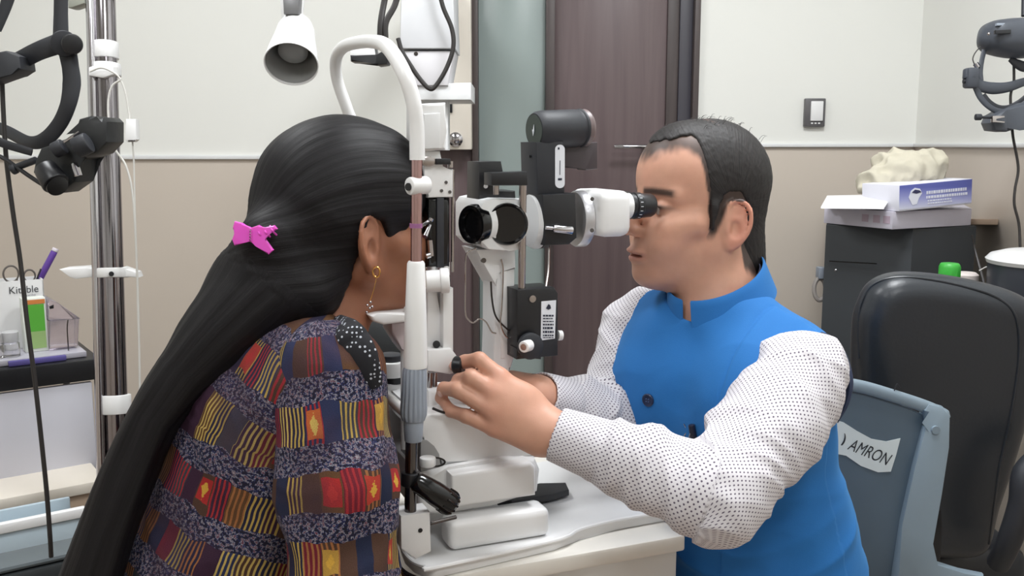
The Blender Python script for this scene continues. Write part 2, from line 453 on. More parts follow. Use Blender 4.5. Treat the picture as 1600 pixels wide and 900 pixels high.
a = PY(958, 229, YB); b_ = PY(1012, 226, YB)
h = fin('door_handle', cyl(B(), (a.x, YB-.03, a.z), (b_.x, YB-.03, a.z), .0065, bev=.002), chrome, d1)
bm = B(); cyl(bm, (b_.x-.01, YB-.03, a.z), (b_.x-.01, YB+.03, a.z), .006); fin('handle_stem', bm, chrome, d1)

# ivory wall cabinet left of the frame
A0 = PY(658, -60, YB-.08); A1 = PY(737, 234, YB-.08)
cb = thing('wall_cabinet', (A0.x, YB-.08, A1.z), 'tall ivory wall cabinet beside the dark door frame, with a small black latch', 'cabinet')
fin('body', abox(B(), (A0.x, YB-.08, A1.z), (A1.x, YB, A0.z), .004), ivory, cb)
p = PY(705, 175, YB-.08); bm = B(); box(bm, p+Vector((0, -.004, .02)), XYZ, (.008, .01, .045), .002); box(bm, p+Vector((.015, -.004, .04)), XYZ, (.035, .01, .008), .002)
fin('latch', bm, black_plastic, cb)
p = PY(712, 218, YB-.08); bm = B(); lathe(bm, p+Vector((0, .002, 0)), (0, -1, 0), [(0, .022), (.01, .022), (.014, .016), (.02, .016), (.022, .012)])
fin('knob', bm, chrome, cb)

# light switch on the right part of the back wall
p0 = PY(1256, 154, YB); p1 = PY(1286, 198, YB)
sw = thing('light_switch', ((p0.x+p1.x)/2, YB, p1.z), 'white rocker light switch in a dark grey surround on the white wall', 'light switch')
fin('surround', abox(B(), (p0.x, YB-.018, p1.z), (p1.x, YB, p0.z), .003), mat('switch_grey', (92, 90, 92), .4), sw)
w_ = p1.x-p0.x; h_ = p0.z-p1.z
fin('rocker', abox(B(), (p0.x+w_*.27, YB-.024, p1.z+h_*.20), (p1.x-w_*.14, YB-.01, p0.z-h_*.1), .002), white_plastic, sw)
bm = B()
for k in range(3): box(bm, (p0.x+w_*(.36+.17*k), YB-.0185, p1.z+h_*.12), XYZ, (w_*.09, .004, h_*.05))
fin('marks', bm, white_plastic, sw)
# ================================================================ PEOPLE
def hframe(origin, az, pitch=0, roll=0, s=1.0):
    """head or body frame: F forward, L to the figure's left, U up"""
    a = math.radians(az); F = Vector((math.cos(a), math.sin(a), 0)); L = Vector((-math.sin(a), math.cos(a), 0)); U = Vector((0, 0, 1))
    if pitch: R = Matrix.Rotation(math.radians(-pitch), 3, L); F = R@F; U = R@U      # pitch > 0 lifts the face
    if roll: R = Matrix.Rotation(math.radians(roll), 3, F); L = R@L; U = R@U
    M = np.array([F, L, U]).T*1.0; o = V3(origin)
    def h(f, l, u): return o + s*(M@np.array([f, l, u]))
    h.M = M; h.o = o; h.s = s
    h.inv = lambda P: ((P-o)@M)/s
    h.v = lambda f, l, u: Vector(h(f, l, u))
    return h

def head_ops(f, h, male=True):
    s = h.s; M = h.M
    E = lambda c, r, k=.012, mode='u', R=None: f.ell(h(*c), np.array(r)*s, M if R is None else M@R, k*s, mode)
    C = lambda a, b, ra, rb, k=.012, mode='u': f.cone(h(*a), h(*b), ra*s, rb*s, k*s, mode)
    E((-.014, 0, .036), (.096, .077, .090))
    E((.034, 0, .042), (.058, .061, .066), .02)
    E((.030, 0, -.042), (.058, .057, .068), .02)
    E((.036, 0, -.078), (.054, .046, .036), .015)
    for g in (-1, 1):
        C((-.014, g*.052, -.055), (.066, g*.016, -.098), .019, .016, .02)      # jaw line
        C((-.012, g*.056, -.02), (-.012, g*.050, -.06), .018, .018, .02)
        C((.074, g*.012, .018), (.057, g*.050, .015), .012, .011, .012)        # brow ridge
        C((.066, g*.040, -.030), (.030, g*.056, -.024), .020, .016, .02)       # cheek bone
        E((.062, g*.030, -.055), (.026, .024, .026), .02)
    E((.078, 0, -.100), (.019, .021, .017), .014)                              # chin
    E((.068, 0, -.070), (.032, .032, .024), .014)                              # mouth mound
    for g in (-1, 1): E((.094, g*.036, -.002), (.023, .022, .0135), .014, 's')  # eye sockets
    C((.082, 0, .012), (.104, 0, -.026), .0085, .0105, .012)                   # nose
    E((.108, 0, -.034), (.012, .0115, .0105), .008)
    for g in (-1, 1): E((.097, g*.0125, -.038), (.0115, .0075, .0085), .006)
    for g in (-1, 1): E((.100, g*.0065, -.0455), (.0055, .0035, .005), .003, 's')
    E((.095, 0, -.067), (.0105, .028, .0046), .005)                            # lips
    E((.092, 0, -.079), (.0105, .024, .0052), .005)
    E((.103, 0, -.0728), (.013, .032, .0013), .002, 's')
    E((.104, 0, -.056), (.003, .003, .008), .004, 's')
    for g in (-1, 1):                                                          # eyelids around the ball
        E((.070, g*.0340, -.003), (.0132, .0150, .0108), .005)
        E((.086, g*.0350, -.0045), (.0085, .0135, .0032), .0018, 's')
    for g in (-1, 1):                                                          # ears
        an = math.radians(-12*g*1.0); ca, sa = math.cos(math.radians(24)), math.sin(math.radians(24))
        # ear plane: tilt backward and flare away from the skull
        R = np.array([[ca, -g*0+0, 0], [0, 1, 0], [0, 0, 1.]])
        fx = np.array([math.cos(math.radians(25)), -g*math.sin(math.radians(25)), 0]); ux = np.array([-.17, 0, .985]); nx = np.cross(ux, fx); nx /= np.linalg.norm(nx); ux = np.cross(fx, nx)
        Re = np.stack([fx, nx, ux], 1)
        c0 = np.array([-.020, g*.079, -.024])
        lp = lambda a, b, n=0: tuple(c0 + fx*a + ux*b + np.array([0, g, 0])*n)
        E(tuple(c0), (.0185, .0075, .034), .006, 'u', Re)
        E(tuple(c0+ux*(-.026)+fx*.004), (.0095, .005, .010), .006, 'u', Re)    # lobe
        pts = [tuple(q) for q in crom([lp(.012, .000, .003), lp(.0155, .016, .004), lp(.010, .030, .005), lp(-.004, .0345, .006), lp(-.016, .024, .007), lp(-.0185, .005, .007), lp(-.014, -.012, .006), lp(-.004, -.027, .004)], 3)]
        for a, b in zip(pts, pts[1:]): C(a, b, .0031, .0031, .0025)
        E(lp(.003, -.005, .0085), (.0085, .0070, .0125), .003, 's', Re)         # concha
        E(lp(-.002, .018, .0095), (.0085, .0042, .0085), .003, 's', Re)
        C(lp(.012, -.008, .004), lp(.011, -.001, .004), .0036, .003, .003)     # tragus
def neck_ops(f, h, base, r0=.056, r1=.062):
    f.ell(h(.022, 0, -.098), np.array((.052, .044, .028))*h.s, h.M, .03)
    f.cone(h(-.028, 0, -.06), base, r0*h.s, r1, .025)

# colour-attribute materials for skin
def skin_mat(name, rgb, rough=.48):
    m = bpy.data.materials.new(name); m.use_nodes = True; nt = m.node_tree; N = nt.nodes; L = nt.links; b = N['Principled BSDF']
    at = N.new('ShaderNodeAttribute'); at.attribute_name = 'tint'
    no = N.new('ShaderNodeTexNoise'); no.inputs['Scale'].default_value = 60; no.inputs['Detail'].default_value = 5
    tc = N.new('ShaderNodeTexCoord'); L.new(tc.outputs['Object'], no.inputs['Vector'])
    mr = N.new('ShaderNodeMapRange'); mr.inputs[3].default_value = .90; mr.inputs[4].default_value = 1.08
    mx = N.new('ShaderNodeVectorMath'); mx.operation = 'SCALE'
    L.new(no.outputs['Fac'], mr.inputs[0]); L.new(at.outputs['Color'], mx.inputs[0]); L.new(mr.outputs[0], mx.inputs['Scale'])
    L.new(mx.outputs[0], b.inputs['Base Color']); b.inputs['Roughness'].default_value = rough
    b.inputs['Subsurface Weight'].default_value = .12; b.inputs['Subsurface Radius'].default_value = (.012, .004, .002); b.inputs['Subsurface Scale'].default_value = .5
    bp = N.new('ShaderNodeBump'); bp.inputs['Strength'].default_value = .12; bp.inputs['Distance'].default_value = .0008
    n2 = N.new('ShaderNodeTexNoise'); n2.inputs['Scale'].default_value = 700; L.new(tc.outputs['Object'], n2.inputs['Vector']); L.new(n2.outputs['Fac'], bp.inputs['Height']); L.new(bp.outputs[0], b.inputs['Normal'])
    return m
def hair_mat(name, rgb, sx=260, sy=6, rough=.42, bump=.5, spec=.45):
    m = bpy.data.materials.new(name); m.use_nodes = True; nt = m.node_tree; N = nt.nodes; L = nt.links; b = N['Principled BSDF']
    at = N.new('ShaderNodeAttribute'); at.attribute_name = 'fab'
    mp = N.new('ShaderNodeMapping'); mp.inputs['Scale'].default_value = (sy, sx, 1)
    no = N.new('ShaderNodeTexNoise'); no.inputs['Scale'].default_value = 1; no.inputs['Detail'].default_value = 5; no.inputs['Roughness'].default_value = .65
    L.new(at.outputs['Vector'], mp.inputs[0]); L.new(mp.outputs[0], no.inputs['Vector'])
    cr = N.new('ShaderNodeValToRGB'); c = lin(rgb); cr.color_ramp.elements[0].color = tuple(x*.35 for x in c[:3])+(1,); cr.color_ramp.elements[1].color = tuple(x*1.9 for x in c[:3])+(1,)
    cr.color_ramp.elements[0].position = .35; cr.color_ramp.elements[1].position = .72
    L.new(no.outputs['Fac'], cr.inputs[0]); L.new(cr.outputs[0], b.inputs['Base Color']); b.inputs['Roughness'].default_value = rough
    b.inputs['Specular IOR Level'].default_value = spec
    bp = N.new('ShaderNodeBump'); bp.inputs['Strength'].default_value = bump; bp.inputs['Distance'].default_value = .002
    L.new(no.outputs['Fac'], bp.inputs['Height']); L.new(bp.outputs[0], b.inputs['Normal']); return m

def limb_uv(P, pts, rs, off=0):
    """(length along limb, distance around it) for every point, nearest segment"""
    pts = [V3(p) for p in pts]; best = np.full(len(P), 9.); s_ = np.zeros(len(P)); t_ = np.zeros(len(P)); acc = 0; up = V3((0, 1, .0))
    for i in range(len(pts)-1):
        a, b = pts[i], pts[i+1]; ab = b-a; Ln = np.linalg.norm(ab); z = ab/Ln
        x = up-z*(up@z); x /= np.linalg.norm(x); y = np.cross(z, x)
        tt = (P-a)@z; tc = np.clip(tt/Ln, 0, 1); r = rs[i]+(rs[i+1]-rs[i])*tc; q = P-a-np.outer(tc*Ln, z); d = np.linalg.norm(q, axis=1)
        rm = (rs[i]+rs[i+1])/2
        m = d-r < best; best = np.where(m, d-r, best)
        s_ = np.where(m, acc+tt, s_)
        t_ = np.where(m, np.arctan2(q@y, -(q@x))*rm, t_); acc += Ln
    return s_+off, t_
def rings_noise(s, t, a, fs, ft, seed=0):
    n = pn(np.stack([s*fs+seed, t*ft+seed*1.7, np.full(len(s), seed*.37)], 1)); return a*(1-np.abs(n)*2.6)
def body_fill(name, f, h, m, cf, parent=None, disp=None, attrs=None, it=1):
    v, q = f.mesh(h); v = relax(v, q, it)
    if disp is not None: v = v+vnormals(v, q)*disp(v)[:, None]
    return npmesh(name, v, q, m, parent, attrs(v) if attrs else None, cf(v) if cf else None), v, q
def mixc(a, b, t): return a*(1-t[:, None])+b*t[:, None]
def L3(c): return np.array(lin(c)[:3])

# digits: list of (px, py, d) joints and radii
def digit(f, J, R, k=.004):
    P = [V3(W(*j)) for j in J]; f.chain(P, R, k); return P

# ---------------------------------------------------------------- the man at the eyepiece
MH = hframe(W(1089, 320, 1.49), 196, 1, 0, 1.05)
BAZ = 222
NK = W(1122, 482, 1.49)
SL = W(1258, 590, 1.35); SR = W(1000, 515, 1.60)
EL = W(1122, 772, 1.215); WL = W(858, 674, 1.262)
ER = W(955, 655, 1.52); WR = W(838, 618, 1.372)
HIPC = V3(W(1195, 1100, 1.52)); HIPC[2] = .53
MB = hframe(HIPC, BAZ, 0)
CH = V3(W(1135, 640, 1.50)); BL = V3(W(1180, 830, 1.50))
HLF = [-.14, -.075, -.045, -.034, -.008, .004, .014, .016, .022, .031, .05, .075, .088, .10]
HLU = [-.104, -.098, -.080, -.018, .012, -.032, -.032, .010, .040, .084, .096, .090, .080, .074]
def man():
    skin = skin_mat('skin_tan', (190, 140, 112), .5)
    f = Field(); head_ops(f, MH); neck_ops(f, MH, NK, .057, .066)
    # trunk
    R = MB.M
    f.cone(SL, SR, .046, .046, .05); f.ell(CH, (.105, .15, .13), R, .05); f.ell(BL, (.12, .15, .17), R, .05); f.ell(HIPC+V3((0, 0, .04)), (.12, .165, .13), R, .05)
    # thighs, shins, feet (seated on a stool)
    for g in (-1, 1):
        hip = MB(.0, g*.09, -.0); kn = MB(.40, g*.16, .0); an = MB(.36, g*.17, -.43); toe = MB(.52, g*.20, -.48)
        f.chain([hip, kn, an], [.085, .058, .04], .03); f.cone(an-V3((0, 0, .05)), toe, .035, .03, .02)
    # arms
    f.chain([SL, EL, WL], [.048, .043, .030], .02); f.chain([SR, ER, WR], [.048, .042, .029], .02)
    # left hand (nearest), back of the hand towards the lens
    wl = V3(WL)
    mcps = [V3(W(781, 590, 1.268)), V3(W(772, 613, 1.258)), V3(W(768, 640, 1.256)), V3(W(772, 668, 1.262))]
    for mc, r in zip(mcps, (.0135, .0138, .0135, .0125)): f.cone(V3(W(842, 664, 1.264))+(mc-mcps[1])*.45, mc, .019, r, .016)
    f.ell(V3(W(812, 640, 1.272)), (.036, .018, .036), None, .014)
    digit(f, [(781, 590, 1.268), (749, 562, 1.272), (726, 565, 1.290), (710, 572, 1.300)], [.0125, .0105, .0092, .0078])
    digit(f, [(772, 613, 1.258), (736, 590, 1.262), (717, 594, 1.285), (709, 606, 1.30)], [.0128, .0108, .0092, .008])
    digit(f, [(768, 640, 1.256), (716, 610, 1.262), (694, 607, 1.285), (688, 622, 1.298)], [.0125, .0105, .009, .008])
    digit(f, [(772, 668, 1.262), (728, 650, 1.264), (704, 642, 1.282), (694, 628, 1.296)], [.0115, .0094, .0082, .0072])
    digit(f, [(835, 640, 1.285), (790, 612, 1.325), (752, 592, 1.335), (722, 580, 1.325)], [.019, .0135, .0115, .009], .01)
    # right hand, behind, resting towards the joystick
    f.cone(W(838, 618, 1.372), W(800, 606, 1.385), .024, .022, .015)
    f.ell(V3(W(792, 604, 1.386)), (.040, .026, .020), None, .014)
    for k, (dx, dy, dd) in enumerate(((-62, 6, .0), (-66, 16, .012), (-60, 27, .02), (-50, 36, .03))):
        digit(f, [(784, 600+k*5, 1.36+k*.018), (784+dx*.5, 596+k*6, 1.36+k*.018), (784+dx*.8, 606+dy*.6, 1.37+k*.016), (784+dx, 612+dy, 1.375+k*.014)], [.0115, .010, .009, .0075])
    digit(f, [(808, 622, 1.355), (770, 634, 1.345), (742, 636, 1.345)], [.013, .0115, .009], .008)
    base, warm, dark, lip = L3((206, 158, 134)), L3((198, 134, 114)), L3((120, 92, 80)), L3((168, 108, 98))
    def cf(v):
        p = MH.inv(v); F, Lq, U = p.T; A = np.abs(Lq)
        c = np.tile(base, (len(v), 1))
        headm = (U > -.16) & (np.abs(F) < .16) & (A < .12)
        n = pn(v*30)*.5+.5
        c = mixc(c, warm, .35*n)
        st = sm(-U, .045, .075)*sm(F, -.03, .02)*(1-sm(-U, .115, .15))           # shaved beard shadow
        c = np.where(headm[:, None], mixc(c, L3((150, 116, 100)), .35*st), c)
        lp = np.exp(-(((F-.096)/.016)**2+(Lq/.027)**2+((U+.073)/.0095)**2)**2)
        c = np.where(headm[:, None], mixc(c, lip, np.clip(lp, 0, 1)*.8), c)
        eb = np.exp(-(((U-.019-.002*np.sin(A*60))/.0055)**2)**2)*sm(A, .008, .014)*(1-sm(A, .054, .062))*sm(F, .035, .050)
        c = np.where(headm[:, None], mixc(c, L3((38, 28, 24)), eb*.93), c)
        eye = np.exp(-(((U+.0035)/.0065)**2+((A-.034)/.019)**2)**2)*sm(F, .05, .062)
        c = np.where(headm[:, None], mixc(c, L3((110, 74, 62)), eye*.8), c)
        lash = np.exp(-(((U+.0015)/.0030)**2+((A-.0365)/.0135)**2)**2)*sm(F, .045, .058)
        c = np.where(headm[:, None], mixc(c, L3((34, 24, 22)), lash*.9), c)
        ear = sm(A, .078, .086)*(np.abs(F+.02) < .035); c = np.where(headm[:, None], mixc(c, L3((206, 132, 112)), ear*.5), c)
        # thin cropped hair on the crown: scalp darkened by short hair
        nn = pn(v*np.array([140, 140, 60]))*.5+.5
        hl = np.interp(F, [-.12, -.02, .0, .02, .05, .075, .09], [-.11, -.02, .03, .083, .094, .076, .066])
        k = sm(U-hl+nn*.006, .0, .014)
        thin = 1-.15*np.exp(-(((F-.030)/.022)**2+((A-.034)/.018)**2))
        k = k*(A < .0775+.02*(U > .03)); hm_ = np.interp(F, HLF, HLU)-.006*(F > .02)
        k = np.maximum(k, sm(U-hm_+nn*.010, -.012, .006)*(A < .079+.02*(U > .01)))
        c = np.where(headm[:, None], mixc(c, L3((44, 36, 34)), k*thin*.95), c)
        hand = (v[:, 0] < .05) & (v[:, 1] < 1.45)
        kn = np.zeros(len(v))
        for m_ in mcps: kn = np.maximum(kn, np.exp(-(np.linalg.norm(v-m_, axis=1)/.014)**2))
        return np.where(hand[:, None], mixc(c, L3((196, 122, 104)), .45*kn), c)
    body, v, q = body_fill('person', f, .0030, skin, cf)
    tag(body, 'man in a bright blue waistcoat and dotted white shirt looking into the microscope eyepiece', 'person')
    # eyes
    em = mat('eye_white', (176, 166, 160), .25); im = mat('iris_dark', (30, 20, 16), .1)
    for g in (-1, 1):
        bm = B(); bmesh.ops.create_uvsphere(bm, u_segments=20, v_segments=14, radius=.0118, matrix=Matrix.Translation(MH.v(.0715, g*.0340, -.0035)))
        fin('eyeball', bm, em, body)
        fin('iris', lathe(B(), MH.v(.0822, g*.0345, -.0040), Vector(MH.M[:, 0]), [(0, .0062), (.0010, .006), (.0016, .003)], 16), im, body)
    # fingernails (near hand) and the dark strap on the far wrist
    from mathutils.bvhtree import BVHTree
    bb_ = BVHTree.FromPolygons([tuple(x) for x in v], [tuple(int(y) for y in x) for x in q])
    nm = mat('fingernail', (228, 186, 170), .3)
    for (x, y), rot in (((706, 572), 15), ((687, 616), 70)):
        hit = bb_.ray_cast(CAM, ray(x, y).normalized())
        if hit[0]:
            X_, Y_, Z_ = frame(hit[1], Vector((-math.cos(math.radians(rot)), 0, -math.sin(math.radians(rot)))))
            Mx = Matrix((X_, Y_, Z_)).transposed().to_4x4(); Mx.translation = hit[0]-hit[1]*.0004
            bm = B(); bmesh.ops.create_uvsphere(bm, u_segments=14, v_segments=8, radius=1, matrix=Mx @ Matrix.Diagonal((.0055, .0045, .0012, 1))); fin('fingernail', bm, nm, body)
    ax_ = (Vector(WR)-W(800, 606, 1.385)).normalized(); X_, Y_, Z_ = frame(ax_); c_ = W(826, 613, 1.377)
    fin('watch_strap', tube(B(), [c_+(X_*math.cos(a)+Y_*math.sin(a))*.0262 for a in [i*PI/6 for i in range(12)]], .0062, 10, 3, flat=.3, ref=None, closed=True), mat('strap_brown', (52, 36, 34), .45), body)
    # short dark hair on the back and sides
    hm = hair_mat('hair_black_short', (28, 24, 24), 240, 24, .6, .6)
    hf = Field()
    hf.ell(MH(-.016, 0, .036), (.1015, .0825, .0945), MH.M, .01); hf.ell(MH(.030, 0, .045), (.0635, .0660, .0772), MH.M, .02)
    hf.cone(MH(-.045, 0, -.02), MH(-.056, 0, -.085), .062, .058, .02)
    for g in (-1, 1): hf.cone(MH(.006, g*.066, .0), MH(.008, g*.0655, -.03), .014, .011, .01)
    def reg(P):
        p = MH.inv(P); F, Lq, U = p.T; A = np.abs(Lq)
        hl = np.interp(F, HLF, HLU)+.014*np.exp(-((F-.032)/.014)**2)*sm(A, .03, .045)
        top = .128-.9*0
        d1 = (hl-U)*.6
        ear = .0275-np.linalg.norm((p-np.array([-.020, 0, -.022]))*np.array([1, .0, .62]), axis=1)
        return np.maximum(d1, np.where(A > .05, ear, -1))+.0035*pn(P*120)
    hf.add(reg, MH(0, 0, 0), .3, .004, 'i')
    def hatt(v):
        p = MH.inv(v); return {'fab': np.stack([np.linalg.norm(p, axis=1), np.arctan2(p[:, 2]+.0, p[:, 0]+.02)*.1+p[:, 1]*.3, 0*v[:, 0]], 1)}
    body_fill('hair', hf, .0026, hm, None, body, lambda v: .0012*pn(v*np.array([260, 260, 120])), hatt)
    bm = B(); r_ = random.Random(3)
    for i in range(46):
        a = r_.uniform(-.085, .03); l = r_.uniform(-.03, .04); z0 = .036+.092*math.sqrt(max(0, 1-((a+.016)/.1)**2-(l/.082)**2))
        p0 = MH.v(a, l, z0-.003); dirv = Vector(MH.M @ np.array([-.6+r_.uniform(-.3, .3), r_.uniform(-.4, .4), r_.uniform(.05, .6)]))*r_.uniform(.012, .022)
        tube(bm, [p0, p0+dirv*.5+IZ*.003, p0+dirv], [.0004, .0003, .00012], 4, 3)
    o = fin('stray_hair', bm, hm, body); tag(o, kind='stuff')

    # ---------------- shirt (sleeves, collar, chest)
    shirt = bpy.data.materials.new('dotted_shirt'); shirt.use_nodes = True; nt = shirt.node_tree; N = nt.nodes; L = nt.links; b = N['Principled BSDF']
    at = N.new('ShaderNodeAttribute'); at.attribute_name = 'fab'
    mp = N.new('ShaderNodeVectorMath'); mp.operation = 'SCALE'; mp.inputs['Scale'].default_value = 1/.0074; L.new(at.outputs['Vector'], mp.inputs[0])
    def dots(off):
        a = N.new('ShaderNodeVectorMath'); a.operation = 'ADD'; a.inputs[1].default_value = (off, off, 0); L.new(mp.outputs[0], a.inputs[0])
        fr = N.new('ShaderNodeVectorMath'); fr.operation = 'FRACTION'; L.new(a.outputs[0], fr.inputs[0])
        sb = N.new('ShaderNodeVectorMath'); sb.operation = 'SUBTRACT'; sb.inputs[1].default_value = (.5, .5, 0); L.new(fr.outputs[0], sb.inputs[0])
        ml = N.new('ShaderNodeVectorMath'); ml.operation = 'MULTIPLY'; ml.inputs[1].default_value = (1, 1.25, 0); L.new(sb.outputs[0], ml.inputs[0])
        ln = N.new('ShaderNodeVectorMath'); ln.operation = 'LENGTH'; L.new(ml.outputs[0], ln.inputs[0])
        lt = N.new('ShaderNodeMath'); lt.operation = 'LESS_THAN'; lt.inputs[1].default_value = .175; L.new(ln.outputs['Value'], lt.inputs[0]); return lt
    d1, d2 = dots(0), dots(.5); mxx = N.new('ShaderNodeMath'); mxx.operation = 'MAXIMUM'; L.new(d1.outputs[0], mxx.inputs[0]); L.new(d2.outputs[0], mxx.inputs[1])
    mc = N.new('ShaderNodeMix'); mc.data_type = 'RGBA'; mc.inputs[6].default_value = lin((214, 211, 216)); mc.inputs[7].default_value = lin((96, 86, 104)); L.new(mxx.outputs[0], mc.inputs[0])
    L.new(mc.outputs[2], b.inputs['Base Color']); b.inputs['Roughness'].default_value = .8
    b.inputs['Sheen Weight'].default_value = .1
    SLp = [MBp for MBp in (V3(SL)+V3((0, .0, .012)), V3(EL), V3(WL))]
    for name, pts, rs, seed in (('left', [V3(SL), V3(EL), V3(WL)+(V3(EL)-V3(WL))*.05], [.070, .056, .0365], 3.1), ('right', [V3(SR)+V3((.006, 0, .0)), V3(ER), V3(WR)+(V3(ER)-V3(WR))*.04], [.064, .054, .036], 8.4)):
        f = Field()
        a, e, w = pts
        mid = a*.5+e*.5; m2 = e*.55+w*.45
        fold = V3((0, 0, 1))
        if name == 'left':
            f.cone(a+V3((-.004, .006, .002)), mid, .067, .063, .02); f.cone(mid, e+V3((.0, 0, .0)), .064, .057, .03)
        else: f.cone(a, e, .068, .052, .03)
        f.cone(e, m2, .056 if name == 'left' else .05, .047 if name == 'left' else .043, .03); f.cone(m2, w, .047 if name == 'left' else .043, rs[2], .02)
        wd_ = (V3(w)-e)/np.linalg.norm(w-e)
        # open cuff: cut flat across the wrist
        def cut(P, w=w, wd_=wd_): return (P-w-wd_*.004)@wd_
        f.add(cut, w, .3, .003, 'i')
        f.cone(w-wd_*.012, w+wd_*.06, rs[2]-.0045, rs[2]-.0045, .003, 's')
        def disp(v, a=a, e=e, w=w, rs=rs, seed=seed):
            s, t = limb_uv(v, [a, e, w], [.07, .056, .037]); La = np.linalg.norm(e-a); Lb = np.linalg.norm(w-e)
            near = np.exp(-((s-La)/.075)**2); cuff = 1-sm(s, La+Lb-.075, La+Lb-.045)
            n1 = pn(np.stack([s*26+t*9+seed, t*6, s*0+seed], 1)); n2 = pn(np.stack([s*13-t*7+seed, t*7+2, s*0+seed*2], 1)); n3 = pn(np.stack([s*45, t*14+seed, s*0], 1))
            d = ((.008+.006*near)*(.25-np.abs(n1)*1.5)+.021*(.25-np.abs(n2)*1.2)+.0025*n3)*(1-.75*np.exp(-((s-La)/.028)**2))
            cz = np.exp(-((s-(La+Lb-.062))/.004)**2)
            return d*cuff*(1-.3*sm(-s, -.02, .05))-.0014*cz
        def at_(v, a=a, e=e, w=w):
            s, t = limb_uv(v, [a, e, w], [.07, .056, .037]); return {'fab': np.stack([s, t, 0*s], 1)}
        o, v_, q_ = body_fill('shirt_sleeve', f, .0030, shirt, None, body, disp, at_, 2)
        if name == 'left':
            from mathutils.bvhtree import BVHTree
            hit = BVHTree.FromPolygons([tuple(x) for x in v_], [tuple(int(y) for y in x) for x in q_]).ray_cast(CAM, ray(853, 735).normalized())
            if hit[0]: fin('cuff_button', lathe(B(), hit[0]-hit[1]*.001, hit[1], [(0, .0045), (.0022, .0045), (.003, .0035)], 14), mat('shirt_button', (205, 200, 206), .3), body)
    # cuff button

    # ---------------- blue waistcoat
    vest = bpy.data.materials.new('blue_wool'); vest.use_nodes = True; nt = vest.node_tree; N = nt.nodes; L = nt.links; b = N['Principled BSDF']
    tc = N.new('ShaderNodeTexCoord'); no = N.new('ShaderNodeTexNoise'); no.inputs['Scale'].default_value = 9; no.inputs['Detail'].default_value = 4; L.new(tc.outputs['Object'], no.inputs['Vector'])
    mc = N.new('ShaderNodeMix'); mc.data_type = 'RGBA'; mc.inputs[6].default_value = lin((24, 98, 166)); mc.inputs[7].default_value = lin((31, 111, 183)); L.new(no.outputs['Fac'], mc.inputs[0]); L.new(mc.outputs[2], b.inputs['Base Color'])
    b.inputs['Roughness'].default_value = .85; b.inputs['Sheen Weight'].default_value = .25; b.inputs['Sheen Roughness'].default_value = .5; b.inputs['Sheen Tint'].default_value = lin((120, 190, 240))
    n2 = N.new('ShaderNodeTexNoise'); n2.inputs['Scale'].default_value = 900; L.new(tc.outputs['Object'], n2.inputs['Vector'])
    bp = N.new('ShaderNodeBump'); bp.inputs['Strength'].default_value = .35; bp.inputs['Distance'].default_value = .0006; L.new(n2.outputs['Fac'], bp.inputs['Height']); L.new(bp.outputs[0], b.inputs['Normal'])
    f = Field()
    nk = V3(NK)
    bk = MB.M@V3((-1, 0, 0)); s1 = V3(SL)+(nk-V3(SL))*.16+bk*.030+V3((0, 0, .002)); s2 = V3(SR)+(nk-V3(SR))*.2+V3((0, 0, .004)); n0 = nk+V3((0, 0, -.012))
    f.cone(n0, s1, .062, .052, .04); f.cone(n0, s2, .060, .052, .04)
    f.ell(CH+V3((0, 0, .004)), (.122, .172, .158), R, .05); f.ell(BL, (.128, .150, .20), R, .05); f.ell(HIPC+V3((0, 0, .12)), (.122, .148, .18), R, .05)
    f.ell(CH+MB.M@V3((.045, .08, .02)), (.09, .085, .11), R, .04); f.ell(CH+MB.M@V3((.045, -.085, .035)), (.09, .09, .115), R, .04)
    f.cone(MH(-.03, 0, -.06), nk+V3((0, 0, -.005)), .080, .074, .008, 's')
    def hem(P): return (.50-P[:, 2])
    f.add(hem, HIPC, .5, .01, 'i')
    def disp(v):
        p = (v-V3(HIPC))@MB.M
        U = p[:, 2]; n = pn(v*np.array([5, 5, 7.])+3); nn = pn(np.stack([p[:, 0]*6+p[:, 1]*6, p[:, 1]*5, U*22+p[:, 0]*9], 1))
        low = 1-sm(U, .12, .38)
        d = .008*n*(.4+low)+.016*low*(.25-np.abs(nn)*1.4)+.0035*pn(v*20)+.006*(.25-np.abs(pn(np.stack([p[:, 1]*10+U*8, U*10-p[:, 1]*9, p[:, 0]*3], 1)))*1.4)
        # front opening: an overlapping placket line, with a small step
        fr = p[:, 0] > .02; ln = p[:, 1]-.0; d = d+np.where(fr, .0022*sm(ln, -.002, .001)*(1-sm(ln, .12, .2)), 0)
        d = d-np.where(fr, .002*np.exp(-((ln+.001)/.0025)**2), 0)
        # dart seam running down from the near armhole, side seam
        sd = p[:, 1]-.165-.02*np.sin(U*9); d = d-.0016*np.exp(-(sd/.0025)**2)*(p[:, 0] > -.02)*(U > .0)
        return d
    o, v_, q_ = body_fill('waistcoat', f, .0036, vest, None, body, disp, None, 2)
    # standing collar: two swept bands meeting at the front
    def band(name, mtl, cen_lo, cen_hi, rl, rh, a0, a1, th, h0, drop, tiltf=0):
        n = 48; rings = []
        for i in range(n+1):
            a = math.radians(a0+(a1-a0)*i/n)
            fr = max(0, math.cos(a)); prof = []
            zoff = -drop*math.cos(a)
            for (t, off) in ((0, 0), (.25, 0), (.5, 0), (.75, .0), (.94, 0), (1, -.5), (.94, -1), (.5, -1), (0, -1)):
                c = cen_lo.lerp(cen_hi, t); r = rl*(1-t)+rh*t+off*th
                d = Vector(MB.M @ np.array([math.cos(a), math.sin(a)*.97, 0]))
                prof.append(c + d*r + IZ*(zoff + 0))
            rings.append(prof)
        bm = B(); vr = [[bm.verts.new(p) for p in r] for r in rings]; k = len(vr[0])
        for x, y in zip(vr, vr[1:]):
            for j in range(k): bm.faces.new((x[j], x[(j+1) % k], y[(j+1) % k], y[j]))
